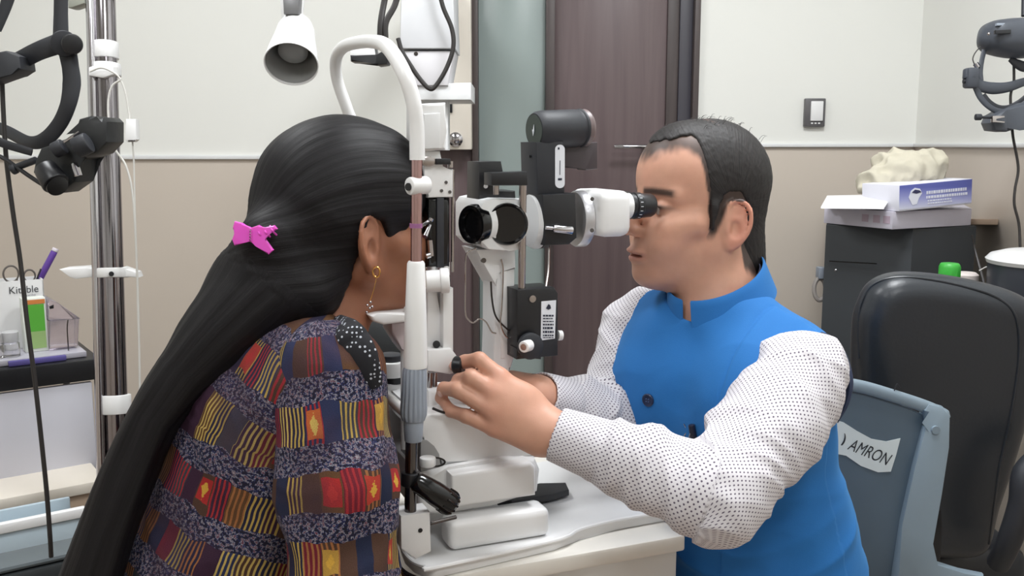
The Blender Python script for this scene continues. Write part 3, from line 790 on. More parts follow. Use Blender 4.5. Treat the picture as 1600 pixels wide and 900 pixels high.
        bm.faces.new(vr[0][::-1]); bm.faces.new(vr[-1]); return fin(name, bm, mtl, body, 60)
    c0 = Vector(nk)+Vector((.004, .0, .010)); c1 = Vector(nk)+Vector((-.006, -.002, .055))
    band('collar', vest, c0, c1, .085, .074, 7, 353, .0045, 0, .034)
    shm = mat('shirt_collar_navy', (44, 48, 70), .8)
    band('shirt_collar', shm, c0, c1-IZ*.006, .0765, .068, 14, 346, .003, 0, .032)
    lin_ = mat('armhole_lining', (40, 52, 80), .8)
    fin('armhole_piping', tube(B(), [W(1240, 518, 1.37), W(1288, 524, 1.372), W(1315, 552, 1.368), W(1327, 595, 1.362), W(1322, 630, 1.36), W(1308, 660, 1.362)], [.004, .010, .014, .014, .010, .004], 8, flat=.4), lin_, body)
    # buttons, pen and small pin
    nb = mat('navy_button', (22, 34, 66), .3)
    def surf(px, py, guess):
        """first waistcoat point met by the ray through a picture point"""
        bv = surf.bvh; hit = bv.ray_cast(CAM, ray(px, py).normalized()); return hit[0], hit[1]
    from mathutils.bvhtree import BVHTree
    surf.bvh = BVHTree.FromPolygons([tuple(x) for x in v_], [tuple(int(y) for y in x) for x in q_])
    for (x, y) in ((1013, 625),):
        p, n = surf(x, y, 0)
        bm = B(); lathe(bm, p-n*.001, n, [(0, .0095), (.003, .0100), (.0042, .0085), (.0032, .006), (.0032, .002)], 24); o = fin('waistcoat_button', bm, nb, body)
        bm = B()
        x_, y_, z_ = frame(n)
        for a, c in ((1, 1), (1, -1), (-1, 1), (-1, -1)): cyl(bm, p+n*.002+x_*a*.002+y_*c*.002, p+n*.0038+x_*a*.002+y_*c*.002, .0008, seg=8)
        fin('button_thread', bm, mat('thread', (90, 110, 150)), o)
    p, n = surf(1070, 672, 0)
    if p: fin('lapel_pin', tube(B(), [p+n*.002+Vector((0, 0, .010)), p+n*.004+Vector((.006, 0, 0)), p+n*.002+Vector((0, 0, -.010))], .0007, 6), steel, body)
    return body, surf
man_body, man_surf = man()
p, n = man_surf(1089, 690, 0)
n = Vector(n); pen = thing('pen', p, 'slim dark and silver pen clipped upright in the blue waistcoat pocket', 'pen')
up = Vector((0, 0, 1)); pa = p + n*.004 + Vector((.008, 0, -.05)); pb = p + n*.007 + Vector((-.002, 0, .018))
fin('barrel', cyl(B(), pa, pb, .0038, bev=.001), steel, pen); fin('cap', cyl(B(), pb-(pb-pa)*.18, pb+(pb-pa)*.16, .0048, bev=.0015), mat('pen_navy', (28, 30, 48), .3), pen)
fin('clip', tube(B(), [pb+n*.005, pb+n*.0075-IZ*.01, pb+n*.006-IZ*.03], .0010, 6), chrome, pen)
# ---------------------------------------------------------------- the woman at the chin rest
WH = hframe(W(553, 345, 1.285), 36, -2, 0, 1.02)
WN = W(496, 525, 1.275)
WSN = W(520, 598, 1.135); WSF = W(512, 592, 1.40)
WEN = W(536, 935, 1.115); WEF = W(560, 930, 1.38)
WC = V3(W(425, 665, 1.265)); WB_ = V3(W(355, 860, 1.27)); WHIP = V3(W(345, 1100, 1.30)); WHIP[2] = .54
ikat = bpy.data.materials.new('ikat_cloth'); g_ = NG(ikat)
st_ = g_.xyz(g_.attr('fab')); wob = g_.noise(g_.attr('fab'), 70, 2); wob2 = g_.noise(g_.attr('fab'), 16, 2)
s0 = g_.m('ADD', st_[0], g_.m('MULTIPLY', g_.m('SUBTRACT', wob, .5), .006)); s0 = g_.m('ADD', s0, g_.m('MULTIPLY', g_.m('SUBTRACT', wob2, .5), .03))
t0 = g_.m('ADD', st_[1], g_.m('MULTIPLY', g_.m('SUBTRACT', wob, .5), .0012)); t0 = g_.m('ADD', t0, g_.m('MULTIPLY', g_.m('SUBTRACT', wob2, .5), .012)); t0 = g_.m('ADD', t0, 2)
rowf = g_.m('DIVIDE', g_.m('ADD', s0, 2), .076); row = g_.m('FLOOR', rowf); fr = g_.m('FRACT', rowf)
colf = g_.m('ADD', g_.m('DIVIDE', t0, .019), g_.m('MULTIPLY', row, .37)); colm = g_.m('FLOOR', colf); fc = g_.m('FRACT', colf)
h1 = g_.white(g_.vec(colm, row, 1.3)); h2 = g_.white(g_.vec(colm, row, 7.7)); h3 = g_.white(g_.vec(colm, row, 4.1))
base = g_.ramp(h1, [(0, (38, 36, 58)), (.18, (76, 54, 44)), (.38, (56, 34, 52)), (.52, (33, 38, 60)), (.62, (92, 64, 42)), (.80, (44, 50, 80)), (.92, (104, 32, 44)), (.95, (58, 58, 66))])
strf = g_.m('FRACT', g_.m('DIVIDE', t0, .0052)); smask = g_.m('MULTIPLY', g_.m('LESS_THAN', strf, .42), g_.m('GREATER_THAN', h2, .36))
scol = g_.ramp(h2, [(0, (80, 60, 50)), (.36, (176, 148, 78)), (.62, (150, 98, 60)), (.78, (188, 162, 92)), (.88, (150, 44, 50))])
c_st = g_.mix(smask, base, scol)
# woven motif blocks
dx = g_.m('ABSOLUTE', g_.m('SUBTRACT', fc, .5)); dy = g_.m('ABSOLUTE', g_.m('SUBTRACT', fr, .70))
inblk = g_.m('MULTIPLY', g_.m('LESS_THAN', dx, .42), g_.m('LESS_THAN', dy, .20))
petal = g_.m('LESS_THAN', g_.m('ADD', g_.m('MULTIPLY', dx, 1.0), g_.m('MULTIPLY', dy, 1.6)), g_.m('ADD', .10, g_.m('MULTIPLY', g_.noise(g_.attr('fab'), 330, 1), .28)))
mot = g_.mix(petal, g_.ramp(h2, [(0, (158, 44, 44)), (.55, (168, 60, 48)), (.75, (172, 134, 62)), (.9, (176, 92, 50))]), g_.ramp(h1, [(0, (196, 152, 62)), (.5, (176, 52, 48)), (.7, (190, 160, 84))]))
c_st = g_.mix(g_.m('MULTIPLY', inblk, g_.m('GREATER_THAN', h3, .88)), c_st, mot)
# small figured rows between them
sp = g_.noise(g_.vec(g_.m('MULTIPLY', st_[0], 1.0), g_.m('MULTIPLY', st_[1], 1.0), 0), 240, 2, .62); tone = g_.noise(g_.attr('fab'), 12, 1)
c_sp = g_.ramp(sp, [(0, (30, 30, 44)), (.46, (40, 46, 88)), (.52, (150, 148, 156)), (.575, (74, 44, 66)), (.62, (128, 60, 76)), (.65, (164, 160, 166))])
c_sp = g_.mix(g_.m('MULTIPLY', tone, .35), c_sp, lin((44, 36, 52)))
allc = g_.mix(g_.m('LESS_THAN', fr, .42), c_st, c_sp)
fade = g_.ramp(g_.noise(g_.attr('fab'), 9, 3), [(0, (0, 0, 0)), (.48, (0, 0, 0)), (.62, (200, 200, 200))], False)
allc = g_.mix(g_.m('MULTIPLY', g_.xyz(fade)[0], .8), allc, g_.mix(g_.noise(g_.attr('fab'), 45, 3), lin((30, 30, 62)), lin((80, 54, 52))))
thread = g_.m('MULTIPLY_ADD', g_.noise(g_.attr('fab'), 900, 2), .7, .55)
vm = g_.N.new('ShaderNodeVectorMath'); vm.operation = 'SCALE'; g_.L.new(allc, vm.inputs[0]); g_.L.new(thread, vm.inputs['Scale'])
g_.L.new(vm.outputs[0], g_.b.inputs['Base Color']); g_.b.inputs['Roughness'].default_value = .9; g_.b.inputs['Specular IOR Level'].default_value = .2
bp = g_.N.new('ShaderNodeBump'); bp.inputs['Strength'].default_value = .4; bp.inputs['Distance'].default_value = .0008; g_.L.new(g_.noise(g_.attr('fab'), 700, 2), bp.inputs['Height']); g_.L.new(bp.outputs[0], g_.b.inputs['Normal'])

def woman():
    skin = skin_mat('skin_brown', (150, 104, 82), .5)
    f = Field(); head_ops(f, WH, False); neck_ops(f, WH, WN, .047, .055)
    tilt = (V3(WN)-WB_)/np.linalg.norm(V3(WN)-WB_)
    Lx = -np.array(IW); Fx = np.cross(Lx, tilt); Fx = Fx/np.linalg.norm(Fx); Fx = Fx if Fx@np.array(IU) > 0 else -Fx
    R = np.stack([Fx, Lx, tilt], 1)
    f.chain([WSN, V3(WN)+V3((0, 0, -.045)), WSF], [.044, .048, .044], .03); f.ell(WC, (.095, .13, .14), R, .04); f.ell(WB_, (.10, .12, .16), R, .05); f.ell(WHIP+V3((0, 0, .04)), (.13, .16, .12), None, .05)
    f.cone(WC, WN, .07, .055, .04)
    hb = hframe(WHIP, 14, 0)
    for g in (-1, 1):
        f.chain([hb(0, g*.09, 0), hb(.36, g*.12, .0), hb(.26, g*.12, -.43)], [.085, .058, .038], .03); f.cone(hb(.26, g*.12, -.48), hb(.40, g*.13, -.49), .032, .026, .02)
    hn = hb(.30, -.12, .10); hf_ = hb(.32, .10, .10)
    f.chain([WSN, WEN, hn], [.044, .038, .026], .02); f.chain([WSF, WEF, hf_], [.044, .038, .026], .02)
    for base, g in ((hn, -1), (hf_, 1)):
        b = V3(base); dr = hb.M[:, 0]; lr = hb.M[:, 1]
        f.ell(b+dr*.05, (.048, .036, .018), hb.M, .014)
        for k in range(4): f.chain([b+dr*.08+lr*(.027-.018*k), b+dr*.118+lr*(.029-.019*k)+V3((0, 0, -.004)), b+dr*(.148-.006*abs(k-1.5))+lr*(.029-.019*k)+V3((0, 0, -.016))], [.009, .008, .007], .003)
        f.chain([b+dr*.03-lr*g*.028, b+dr*.065-lr*g*.050, b+dr*.092-lr*g*.052], [.012, .010, .008], .006)
    base_, warm = L3((156, 106, 80)), L3((140, 86, 64))
    def cf(v):
        p = WH.inv(v); F, Lq, U = p.T; A = np.abs(Lq)
        c = mixc(np.tile(base_, (len(v), 1)), warm, .4*np.clip(pn(v*25)+.5, 0, 1))
        hd = (U > -.16) & (np.abs(F) < .16) & (A < .12)
        lp = np.clip(np.exp(-(((F-.100)/.012)**2+(Lq/.022)**2+((U+.072)/.0105)**2)**2), 0, 1)
        c = np.where(hd[:, None], mixc(c, L3((130, 60, 60)), lp*.8), c)
        eb = np.exp(-(((U-.019)/.004)**2)**2)*sm(A, .008, .014)*(1-sm(A, .048, .056))*sm(F, .04, .055)
        c = np.where(hd[:, None], mixc(c, L3((30, 22, 20)), eb*.95), c)
        sc = sm(U-np.interp(F, [-.12, -.02, .0, .016, .034, .06, .078, .092], [-.1, .02, .016, -.012, -.014, .012, .026, .078]), .0, .012)
        return np.where(hd[:, None], mixc(c, L3((34, 28, 28)), sc*.95*(A < .077)), c)
    body, v, q = body_fill('person', f, .0030, skin, cf)
    tag(body, 'woman with a long black ponytail in a multicoloured woven tunic leaning into the chin rest', 'person')
    em = mat('eye_white', (212, 206, 200), .2); im = mat('iris_dark', (30, 20, 16), .1)
    for g in (-1, 1):
        bm = B(); bmesh.ops.create_uvsphere(bm, u_segments=20, v_segments=14, radius=.0120, matrix=Matrix.Translation(WH.v(.0795, g*.0315, -.003)))
        fin('eyeball', bm, em, body)
        fin('iris', lathe(B(), WH.v(.0902, g*.032, -.0035), Vector(WH.M[:, 0]), [(0, .0062), (.0010, .006), (.0016, .003)], 16), im, body)
    # hair drawn back over the skull, gathered at the nape
    hm = hair_mat('hair_black_long', (17, 15, 18), 330, 5, .55, .35, .26)
    hf = Field(); CLIP = WH(-.128, -.030, -.022)
    hf.ell(WH(-.018, 0, .040), (.116, .088, .098), WH.M, .01); hf.ell(WH(.032, 0, .040), (.066, .070, .068), WH.M, .03)
    hf.cone(WH(-.045, 0, -.010), WH(-.075, 0, -.048), .082, .060, .03); hf.cone(WH(-.095, -.01, -.005), CLIP, .052, .030, .03)
    hf.cone(WH(-.03, -.01, -.045), WH(-.085, -.03, -.085), .050, .050, .025)
    def reg(P):
        p = WH.inv(P); F, Lq, U = p.T
        hl = np.interp(F, [-.20, -.10, -.05, -.035, -.022, .000, .016, .034, .06, .078, .092, .11], [-.17, -.15, -.11, -.075, .012, .006, -.024, -.022, .004, .018, .074, .085])
        return (hl-U)*.55
    hf.add(reg, WH(0, 0, 0), .3, .006, 'i')
    def hatt(v):
        p = WH.inv(v); return {'fab': np.stack([p[:, 0], np.arctan2(p[:, 2]+.02-(p[:, 0])*.12, -p[:, 1])*.09, 0*v[:, 0]], 1)}
    def hd(v):
        a = hatt(v)['fab']; return .0016*pn(np.stack([a[:, 0]*8, a[:, 1]*160, a[:, 0]*0], 1))+.0030*pn(np.stack([a[:, 0]*9, a[:, 1]*40, a[:, 0]*0+3], 1))
    # ponytail
    pts = [W(452, 402, 1.235), W(418, 455, 1.215), W(352, 518, 1.195), W(292, 580, 1.18), W(243, 648, 1.17), W(203, 738, 1.165), W(170, 822, 1.16), W(142, 905, 1.16), W(115, 985, 1.16)]
    rs = [.050, .055, .042, .030, .025, .027, .027, .029, .027]
    f = hf
    P = [V3(p) for p in crom(pts, 3)]; rr = np.interp(np.linspace(0, 8, len(P)), range(9), rs)
    for i in range(len(P)-1): f.cone(P[i], P[i+1], rr[i], rr[i+1], .02)
    f.cone(CLIP, W(375, 440, 1.225), .032, .028, .03); f.cone(W(375, 440, 1.225), W(318, 520, 1.20), .028, .020, .03)
    def patt(v):
        s, t = limb_uv(v, P[::3], [.040]*len(P[::3])); return {'fab': np.stack([s, t, 0*s], 1)}
    def pd(v):
        a = patt(v)['fab']; return .0035*pn(np.stack([a[:, 0]*5, a[:, 1]*75, a[:, 0]*0], 1))+.007*pn(np.stack([a[:, 0]*4, a[:, 1]*22, a[:, 0]*0+5], 1))
    z0 = P[1]; zd_ = (P[5]-P[0])/np.linalg.norm(P[5]-P[0])
    def wgt(v): return sm((v-z0)@zd_, .0, .06)
    def ha(v): w = wgt(v) > .5; return {'fab': np.where(w[:, None], patt(v)['fab'], hatt(v)['fab'])}
    def hdd(v): w = wgt(v); return hd(v)*(1-w)+pd(v)*w
    ho, hv, hq = body_fill('hair', f, .0032, hm, None, body, hdd, ha, 1)
    from mathutils.bvhtree import BVHTree
    woman.hb = BVHTree.FromPolygons([tuple(x) for x in hv], [tuple(int(y) for y in x) for x in hq])
    bm = B(); r_ = random.Random(11)
    guide = [(392, 392), (345, 438), (302, 500), (258, 575), (215, 640), (170, 735), (148, 800), (108, 890)]
    for i in range(70):
        o = abs(r_.gauss(0, 1)); st = r_.randint(0, 4); en = r_.randint(st+2, 7); d = 1.215+r_.uniform(-.03, .03); ph = r_.uniform(0, 6)
        line = [W(guide[k][0]-o*7*math.sin((k-st)/max(1, en-st)*2.6+.3)+8+r_.uniform(-2, 2), guide[k][1]+r_.uniform(-3, 3), d-.012*k*.5) for k in range(st, en+1)]
        tube(bm, line, [.0005, .0004, .00025], 4, 4)
    for i in range(40):
        k0 = r_.randint(3, 6); x, y = guide[k0]; ln = r_.uniform(30, 90); d = 1.18
        tube(bm, [W(x+25, y-10, d), W(x+4-r_.uniform(0, 6), y+ln*.5, d), W(x-ln*.55+18, y+ln, d)], [.0005, .0003, .00015], 4, 4)
    o = fin('loose_strands', bm, hm, body); tag(o, kind='stuff')

    # ---------------- tunic
    f = Field()
    f.cone(WC+V3((0, 0, .01)), V3(WN)+V3((-.016, 0, -.02)), .092, .060, .03)
    f.cone(V3(WN)+V3((0, 0, -.035)), V3(WSN)+V3((-.02, .02, -.0)), .053, .060, .03); f.cone(V3(WN)+V3((0, 0, -.035)), WSF, .053, .058, .03)
    f.ell(WC, (.112, .150, .16), R, .06); f.ell(WB_, (.122, .145, .19), R, .06); f.ell(WHIP+V3((.02, 0, .05)), (.18, .19, .17), None, .08)
    f.cone(WHIP+V3((.03, 0, .03)), V3(hb(.34, 0, .03)), .15, .12, .06)
    f.cone(WH(-.028, 0, -.06), V3(WN)+V3((.008, 0, .0)), .057, .058, .006, 's')
    axis = [V3(WN), WC, WB_, WHIP]
    def tatt(v):
        s, t = limb_uv(v, [V3(WN)+V3((.03, 0, .05)), WC, WB_, WHIP], [.12]*4); return {'fab': np.stack([s, t, 0*s], 1)}
    def tdisp(v):
        a = tatt(v)['fab']; s, t = a[:, 0], a[:, 1]
        n = pn(np.stack([s*9+t*9, t*9, s*0], 1)); n2 = pn(np.stack([s*20-t*14, t*10+4, s*0+2], 1))
        return .012*(.3-np.abs(n)*1.4)+.006*(.3-np.abs(n2)*1.4)-.0
    to, tv, tq = body_fill('tunic', f, .0040, ikat, None, body, tdisp, tatt, 2)
    tb = BVHTree.FromPolygons([tuple(x) for x in tv], [tuple(int(y) for y in x) for x in tq])
    f = Field(); up_ = V3(WSN)+V3((-.006, .012, .006)); fe = V3(WEN)+(V3(hn)-V3(WEN))*.85
    f.chain([up_, V3(WSN)*.5+V3(WEN)*.5, WEN, fe], [.064, .064, .060, .040], .03)
    satt_p = [V3(WSN)+V3((-.02, .03, .06)), V3(WEN), fe]
    def satt(v):
        s, t = limb_uv(v, satt_p, [.065]*3); return {'fab': np.stack([s+.6, t+.5, 0*s], 1)}
    def sdisp(v):
        a = satt(v)['fab']; s, t = a[:, 0], a[:, 1]
        n = pn(np.stack([s*8+t*5, t*13, s*0], 1)); n2 = pn(np.stack([s*18-t*10, t*16+4, s*0+2], 1))
        return .012*(.3-np.abs(n)*1.4)+.005*(.3-np.abs(n2)*1.4)
    so, sv, sq = body_fill('tunic_sleeve', f, .0036, ikat, None, body, sdisp, satt, 2)
    f = Field(); f.chain([WSF, WEF, V3(WEF)+(V3(hf_)-V3(WEF))*.85], [.062, .058, .040], .03)
    def satt2(v):
        s, t = limb_uv(v, [V3(WSF), V3(WEF), V3(hf_)], [.065]*3); return {'fab': np.stack([s+1.6, t+.5, 0*s], 1)}
    body_fill('tunic_sleeve', f, .0050, ikat, None, body, None, satt2, 2)
    # black dotted neckline band
    dm = bpy.data.materials.new('dotted_band'); k = NG(dm)
    tc = k.N.new('ShaderNodeTexCoord'); vo = k.N.new('ShaderNodeTexVoronoi'); vo.inputs['Scale'].default_value = 190; vo.inputs['Randomness'].default_value = .3; k.L.new(tc.outputs['Object'], vo.inputs['Vector'])
    k.L.new(k.mix(k.m('LESS_THAN', vo.outputs['Distance'], .27), lin((16, 16, 24)), lin((186, 190, 200))), k.b.inputs['Base Color']); k.b.inputs['Roughness'].default_value = .8
    sb_ = BVHTree.FromPolygons([tuple(x) for x in sv], [tuple(int(y) for y in x) for x in sq]); bp_ = []
    for (x, y) in ((498, 476), (512, 486), (527, 498), (542, 514), (555, 533), (566, 553), (577, 578), (588, 605)):
        r0 = ray(x, y).normalized(); hs = [h for h in (tb.ray_cast(CAM, r0)[0], sb_.ray_cast(CAM, r0)[0]) if h]
        if hs: bp_.append(min(hs, key=lambda h: (h-CAM).length)-r0*.004)
    fin('neckline_band', tube(B(), bp_, [.008, .015, .018, .018, .017, .013, .008], 14, flat=.4, ref=Vector((.1, -1, .4))), dm, body)
    # seams / ties
    return body
woman_body = woman()
# pink claw clip in the ponytail
pk = mat('pink_plastic', (226, 84, 198), .28, var=.05, sss=.2); c = W(396, 368, 1.195)
hh = woman.hb.ray_cast(CAM, ray(408, 370).normalized())[0]; CD = (hh-CAM).dot(FWD)-.010; c = W(396, 368, CD)
clip = thing('hair_clip', c, 'small bright pink claw clip holding the ponytail', 'hair clip')
bm = B(); slab(bm, [(366, 346), (378, 349), (388, 357), (398, 360), (398, 376), (384, 379), (366, 384), (362, 374), (368, 366), (363, 356)], CD, .007, .0015); fin('wing', bm, pk, clip)
bm = B(); slab(bm, [(392, 356), (404, 352), (412, 358), (428, 352), (433, 358), (416, 368), (411, 374), (427, 391), (419, 398), (400, 383), (390, 378)], CD-.003, .006, .0015); fin('jaw', bm, pk, clip)
bm = B()
for dx, dy in ((0, 0), (10, -2), (20, -5)): tube(bm, [W(402+dx, 358+dy, CD+.002), W(406+dx, 366+dy, CD-.004), W(412+dx, 372+dy, CD+.008)], .0012, 6)
fin('tooth', bm, pk, clip)
fin('spring', tube(B(), [W(391+1.2*math.sin(i*2.1), 358+i*1.5, CD-.004+.002*math.cos(i*2.1)) for i in range(14)], .0005, 5, 3), steel, clip)
# earring
gold = mat('gold', (214, 160, 90), .25, 1)
c = WH.v(-.012, -.086, -.058)
er = thing('earring', c, 'gold earring with hanging silver beads on the ear of the woman', 'earring')
fin('hoop', tube(B(), [c+Vector((.0045*math.cos(a), -.001, .0065*math.sin(a))) for a in [i*PI/4 for i in range(8)]], .0012, 6, 3, closed=True), gold, er)
bm = B(); e = c+Vector((0, -.002, -.008)); tube(bm, [e, e-IZ*.016+Vector((-.004, 0, 0)), e-IZ*.03+Vector((-.009, 0, 0))], .0006, 5); fin('chain', bm, gold, er)
for k, (dx, dz) in enumerate(((-.008, -.030), (-.012, -.034), (-.009, -.038), (-.013, -.043), (-.006, -.036))):
    bm = B(); bmesh.ops.create_uvsphere(bm, u_segments=10, v_segments=8, radius=.0018, matrix=Matrix.Translation(e+Vector((dx, -.001, dz)))); fin('bead', bm, chrome, er)
# ================================================================ INSTRUMENT TABLE AND SLIT LAMP
TZ = .80
pa, pb = PZ(690, 895, TZ), PZ(1080, 842, TZ)
ua, wa = (pa-IO).dot(IU), (pa-IO).dot(IW); ub = (pb-IO).dot(IU); wn = ((pb-IO).dot(IW)+wa)/2
tbl = thing('instrument_table', IP((ua+ub)/2, .1, 0), 'white topped instrument table carrying the examination microscope', 'table')
WB2 = .34
fin('tabletop', ibox(B(), ua, ub, wn, WB2, TZ-.024, TZ, .004), mat('table_laminate', (226, 222, 214), .35, var=.02), tbl)
tside = mat('table_side', (214, 212, 208), .45, var=.02)
fin('apron', ibox(B(), ua+.03, ub-.004, wn+.015, WB2-.02, .645, TZ-.024, .003), tside, tbl)
fin('pedestal', ibox(B(), .05, .20, .12, .27, .04, .645, .01), tside, tbl)
fin('foot', ibox(B(), -.10, .32, .06, .32, 0, .04, .01), black_plastic, tbl)
SLw = -.16
sl = thing('slit_lamp', IP(0, 0, TZ), 'white and black examination microscope with head-rest frame on the white table', 'slit lamp')
def rpx(px, py, w, n): return n*(PW(px, py, w)-CAM).dot(FWD)/FPX
# tray
TR = TZ+.014
tr = [PZ(x, y, TR) for x, y in ((626, 850), (632, 866), (646, 880), (664, 887), (682, 888), (866, 846), (905, 829), (960, 815), (1045, 800), (985, 700), (640, 752))]
fin('base_tray', prism(B(), tr, (0, 0, -.0135), .002), white_plastic, sl)
fin('tray_rim', tube(B(), [p+Vector((0, 0, .001)) for p in tr[:9]], .003, 8, 6), white_plastic, sl)
# lower cover and carriage
fin('base_cover', iprism(B(), [(655, 742), (700, 730), (780, 716), (838, 716), (846, 735), (842, 770), (775, 788), (700, 806), (655, 806)], -.085, .20, .010, 4), white_plastic, sl)
fin('cover_step', iprism(B(), [(705, 742), (830, 722), (838, 730), (838, 775), (705, 795)], -.105, .05, .006, 3), white_plastic, sl)
fin('carriage', iprism(B(), [(656, 650), (700, 640), (790, 640), (845, 676), (848, 716), (775, 712), (692, 729), (689, 708), (680, 694), (667, 686), (656, 684)], -.075, .17, .006, 3), white_plastic, sl)
fin('carriage_arch', iprism(B(), [(657, 686), (668, 688), (679, 697), (687, 710), (689, 732), (657, 738)], -.0765, .10, .002), mat('arch_grey', (150, 150, 150), .5), sl)
fin('carriage_neck', iprism(B(), [(668, 609), (690, 606), (694, 628), (800, 640), (800, 650), (668, 650)], -.045, .10, .006, 3), white_plastic, sl)
fin('joystick_lever', tube(B(), [PW(676, 638, -.085), PW(688, 643, -.085), PW(700, 646, -.08)], .0018, 6), black_plastic, sl)
c = PW(678, 722, -.10); fin('cable_loop', tube(B(), [c+Vector((.012*math.cos(a)*1.2, 0, .006*math.sin(a))) for a in [i*PI/5-2.6 for i in range(9)]], .0013, 6), cable_black, sl)
fin('knurled_dial', cyl(B(), PW(668, 728, -.10), PW(668, 714, -.10), rpx(668, 720, -.1, 13), bev=.002), white_plastic, sl)
# arch and uprights
P0 = PW(652, 246, SLw)
arch = [PW(652, 250, SLw), PW(651, 200, SLw), PW(645, 155, SLw), PW(630, 112, SLw+.01), PW(606, 74, SLw+.05), PW(582, 65, SLw+.11), PW(556, 67, .05), PW(536, 74, .10), PW(525, 92, .14), PW(527, 125, .16), PW(543, 172, .16)]
uf = (PW(650, 600, SLw)-IO).dot(IU)
fz = PW(543, 172, .16).z
fr_pts = [PW(556, 215, .16), IP(uf-.015, .16, fz-.10), IP(uf, .16, fz-.18)]
fin('head_frame', tube(B(), arch+fr_pts, [.0092]*5+[.0086]*9, 16, 8), white_plastic, sl)
fin('far_upright', cyl(B(), IP(uf, .16, fz-.17), IP(uf, .16, TR), .008), dark_steel, sl)
fin('far_sleeve', lathe(B(), IP(uf, .16, TZ+.10), IZ, [(0, .014), (.10, .0155), (.25, .0125)], 24), white_plastic, sl)
fin('near_rod', cyl(B(), PW(651, 248, SLw), PW(650, 412, SLw), rpx(650, 300, SLw, 9.0)), mat('rose_steel', (190, 160, 160), .22, 1), sl)
bm = B(); cyl(bm, PW(639, 291, SLw-.004), PW(668, 289, SLw+.004), rpx(650, 290, SLw, 14), bev=.002); fin('clamp', bm, white_plastic, sl)
bm = B(); cyl(bm, PW(637.5, 292, SLw-.006), PW(640, 292, SLw-.004), rpx(650, 290, SLw, 6)); fin('clamp_screw', bm, black_plastic, sl)
fin('rod_band', cyl(B(), PW(650, 356, SLw), PW(650, 349, SLw), rpx(650, 300, SLw, 10.2)), mat('violet_band', (150, 96, 140), .5), sl)
a_, b_ = PW(650, 408, SLw), PW(649, 574, SLw); Ls = (b_-a_).length
fin('near_sleeve', lathe(B(), a_, b_-a_, [(0, rpx(650, 410, SLw, 12)), (.003, rpx(650, 410, SLw, 14)), (Ls*.5, rpx(650, 500, SLw, 17)), (Ls-.004, rpx(650, 560, SLw, 19)), (Ls, rpx(650, 560, SLw, 18))], 32), white_plastic, sl)
# ribbed grip
bm = B(); g0, g1 = PW(648, 574, SLw), PW(646, 656, SLw); ax = (g1-g0).normalized(); Lg = (g1-g0).length; x_, y_, z_ = frame(ax); rings = []
R0 = rpx(648, 600, SLw, 19.5)
for t, k in ((0, .88), (.06, .98), (.5, 1.03), (.80, 1.10), (.90, 1.08), (1, .92)):
    rings.append([bm.verts.new(g0+z_*(Lg*t)+(x_*math.cos(a)+y_*math.sin(a))*(R0*k*(1-.10*(abs(math.cos(a*8)) ** 3)*(0 if t in (0, 1) else 1)))) for a in [2*PI*i/128 for i in range(128)]])
for r0_, r1_ in zip(rings, rings[1:]):
    for i in range(128): bm.faces.new((r0_[i], r0_[(i+1) % 128], r1_[(i+1) % 128], r1_[i]))
bm.faces.new(rings[0]); bm.faces.new(rings[-1]); grip = fin('ribbed_grip', bm, grey_plastic, sl)
fin('grip_collar', cyl(B(), PW(646, 655, SLw), PW(646, 689, SLw), rpx(646, 670, SLw, 16), rpx(646, 670, SLw, 14), bev=.001), grey_plastic, sl)
fin('near_post', cyl(B(), PW(643, 688, SLw), PW(641, 806, SLw), rpx(643, 700, SLw, 9.5)), dark_steel, sl)
fin('post_clamp', cyl(B(), PW(642, 738, SLw), PW(641, 758, SLw), rpx(643, 700, SLw, 15), bev=.001), black_plastic, sl)
h0, h1 = PW(648, 750, SLw-.012), PW(712, 792, SLw-.018); hx = h1-h0; Lh = hx.length; rh = rpx(680, 770, SLw, 19)
hd = fin('handle', lathe(B(), h0, hx, [(0, rh*.62), (.004, rh*.8), (Lh*.45, rh*.98), (Lh*.82, rh), (Lh*.92, rh*.9), (Lh*.98, rh*.6), (Lh, rh*.25)], 28), black_gloss, sl)
bm = B(); xx, yy, zz = frame(hx)
for i in range(10):
    a = 2*PI*i/10; o = (xx*math.cos(a)+yy*math.sin(a)); tube(bm, [h0+zz*Lh*.70+o*rh*.97, h0+zz*Lh*.86+o*rh*.97, h0+zz*Lh*.96+o*rh*.70], .0018, 6, 3)
fin('handle_rib', bm, black_gloss, hd)
fin('foot_block', iprism(B(), [(626, 806), (672, 800), (674, 862), (650, 874), (627, 858)], SLw-.012, .035, .002), white_plastic, sl)
c = PW(657, 829, SLw-.013); fin('block_screw', cyl(B(), c, c+IW*.004, .0028), black_plastic, sl)
fin('foot_block', ibox(B(), uf-.02, uf+.02, .145, .18, TR-.002, TR+.05, .002), white_plastic, sl)
fin('lever_bar', cyl(B(), PW(672, 818, SLw-.002), PW(712, 808, SLw+.01), .0026), dark_steel, sl)
# chin rest
fin('chin_rest', iprism(B(), [(575, 492), (590, 490), (640, 488), (640, 503), (600, 508), (584, 503)], -.055, .10, .004, 3), white_plastic, sl)
fin('chin_post', iprism(B(), [(612, 505), (640, 503), (640, 560), (628, 545), (612, 520)], -.03, .05, .003), mat('pale_mauve', (196, 184, 188), .45), sl)
bm = B(); cyl(bm, IP(uf, -.16, PW(640, 625, -.05).z), IP(uf, .16, PW(640, 625, -.05).z), .007); cyl(bm, PW(636, 535, -.02), PW(636, 700, -.02), .009); fin('chin_rest_bar', bm, white_plastic, sl)
c = PW(637, 484, -.05); bm = B(); bmesh.ops.create_uvsphere(bm, u_segments=14, v_segments=10, radius=.006, matrix=Matrix.Translation(c)); fin('chin_button', bm, white_plastic, sl)
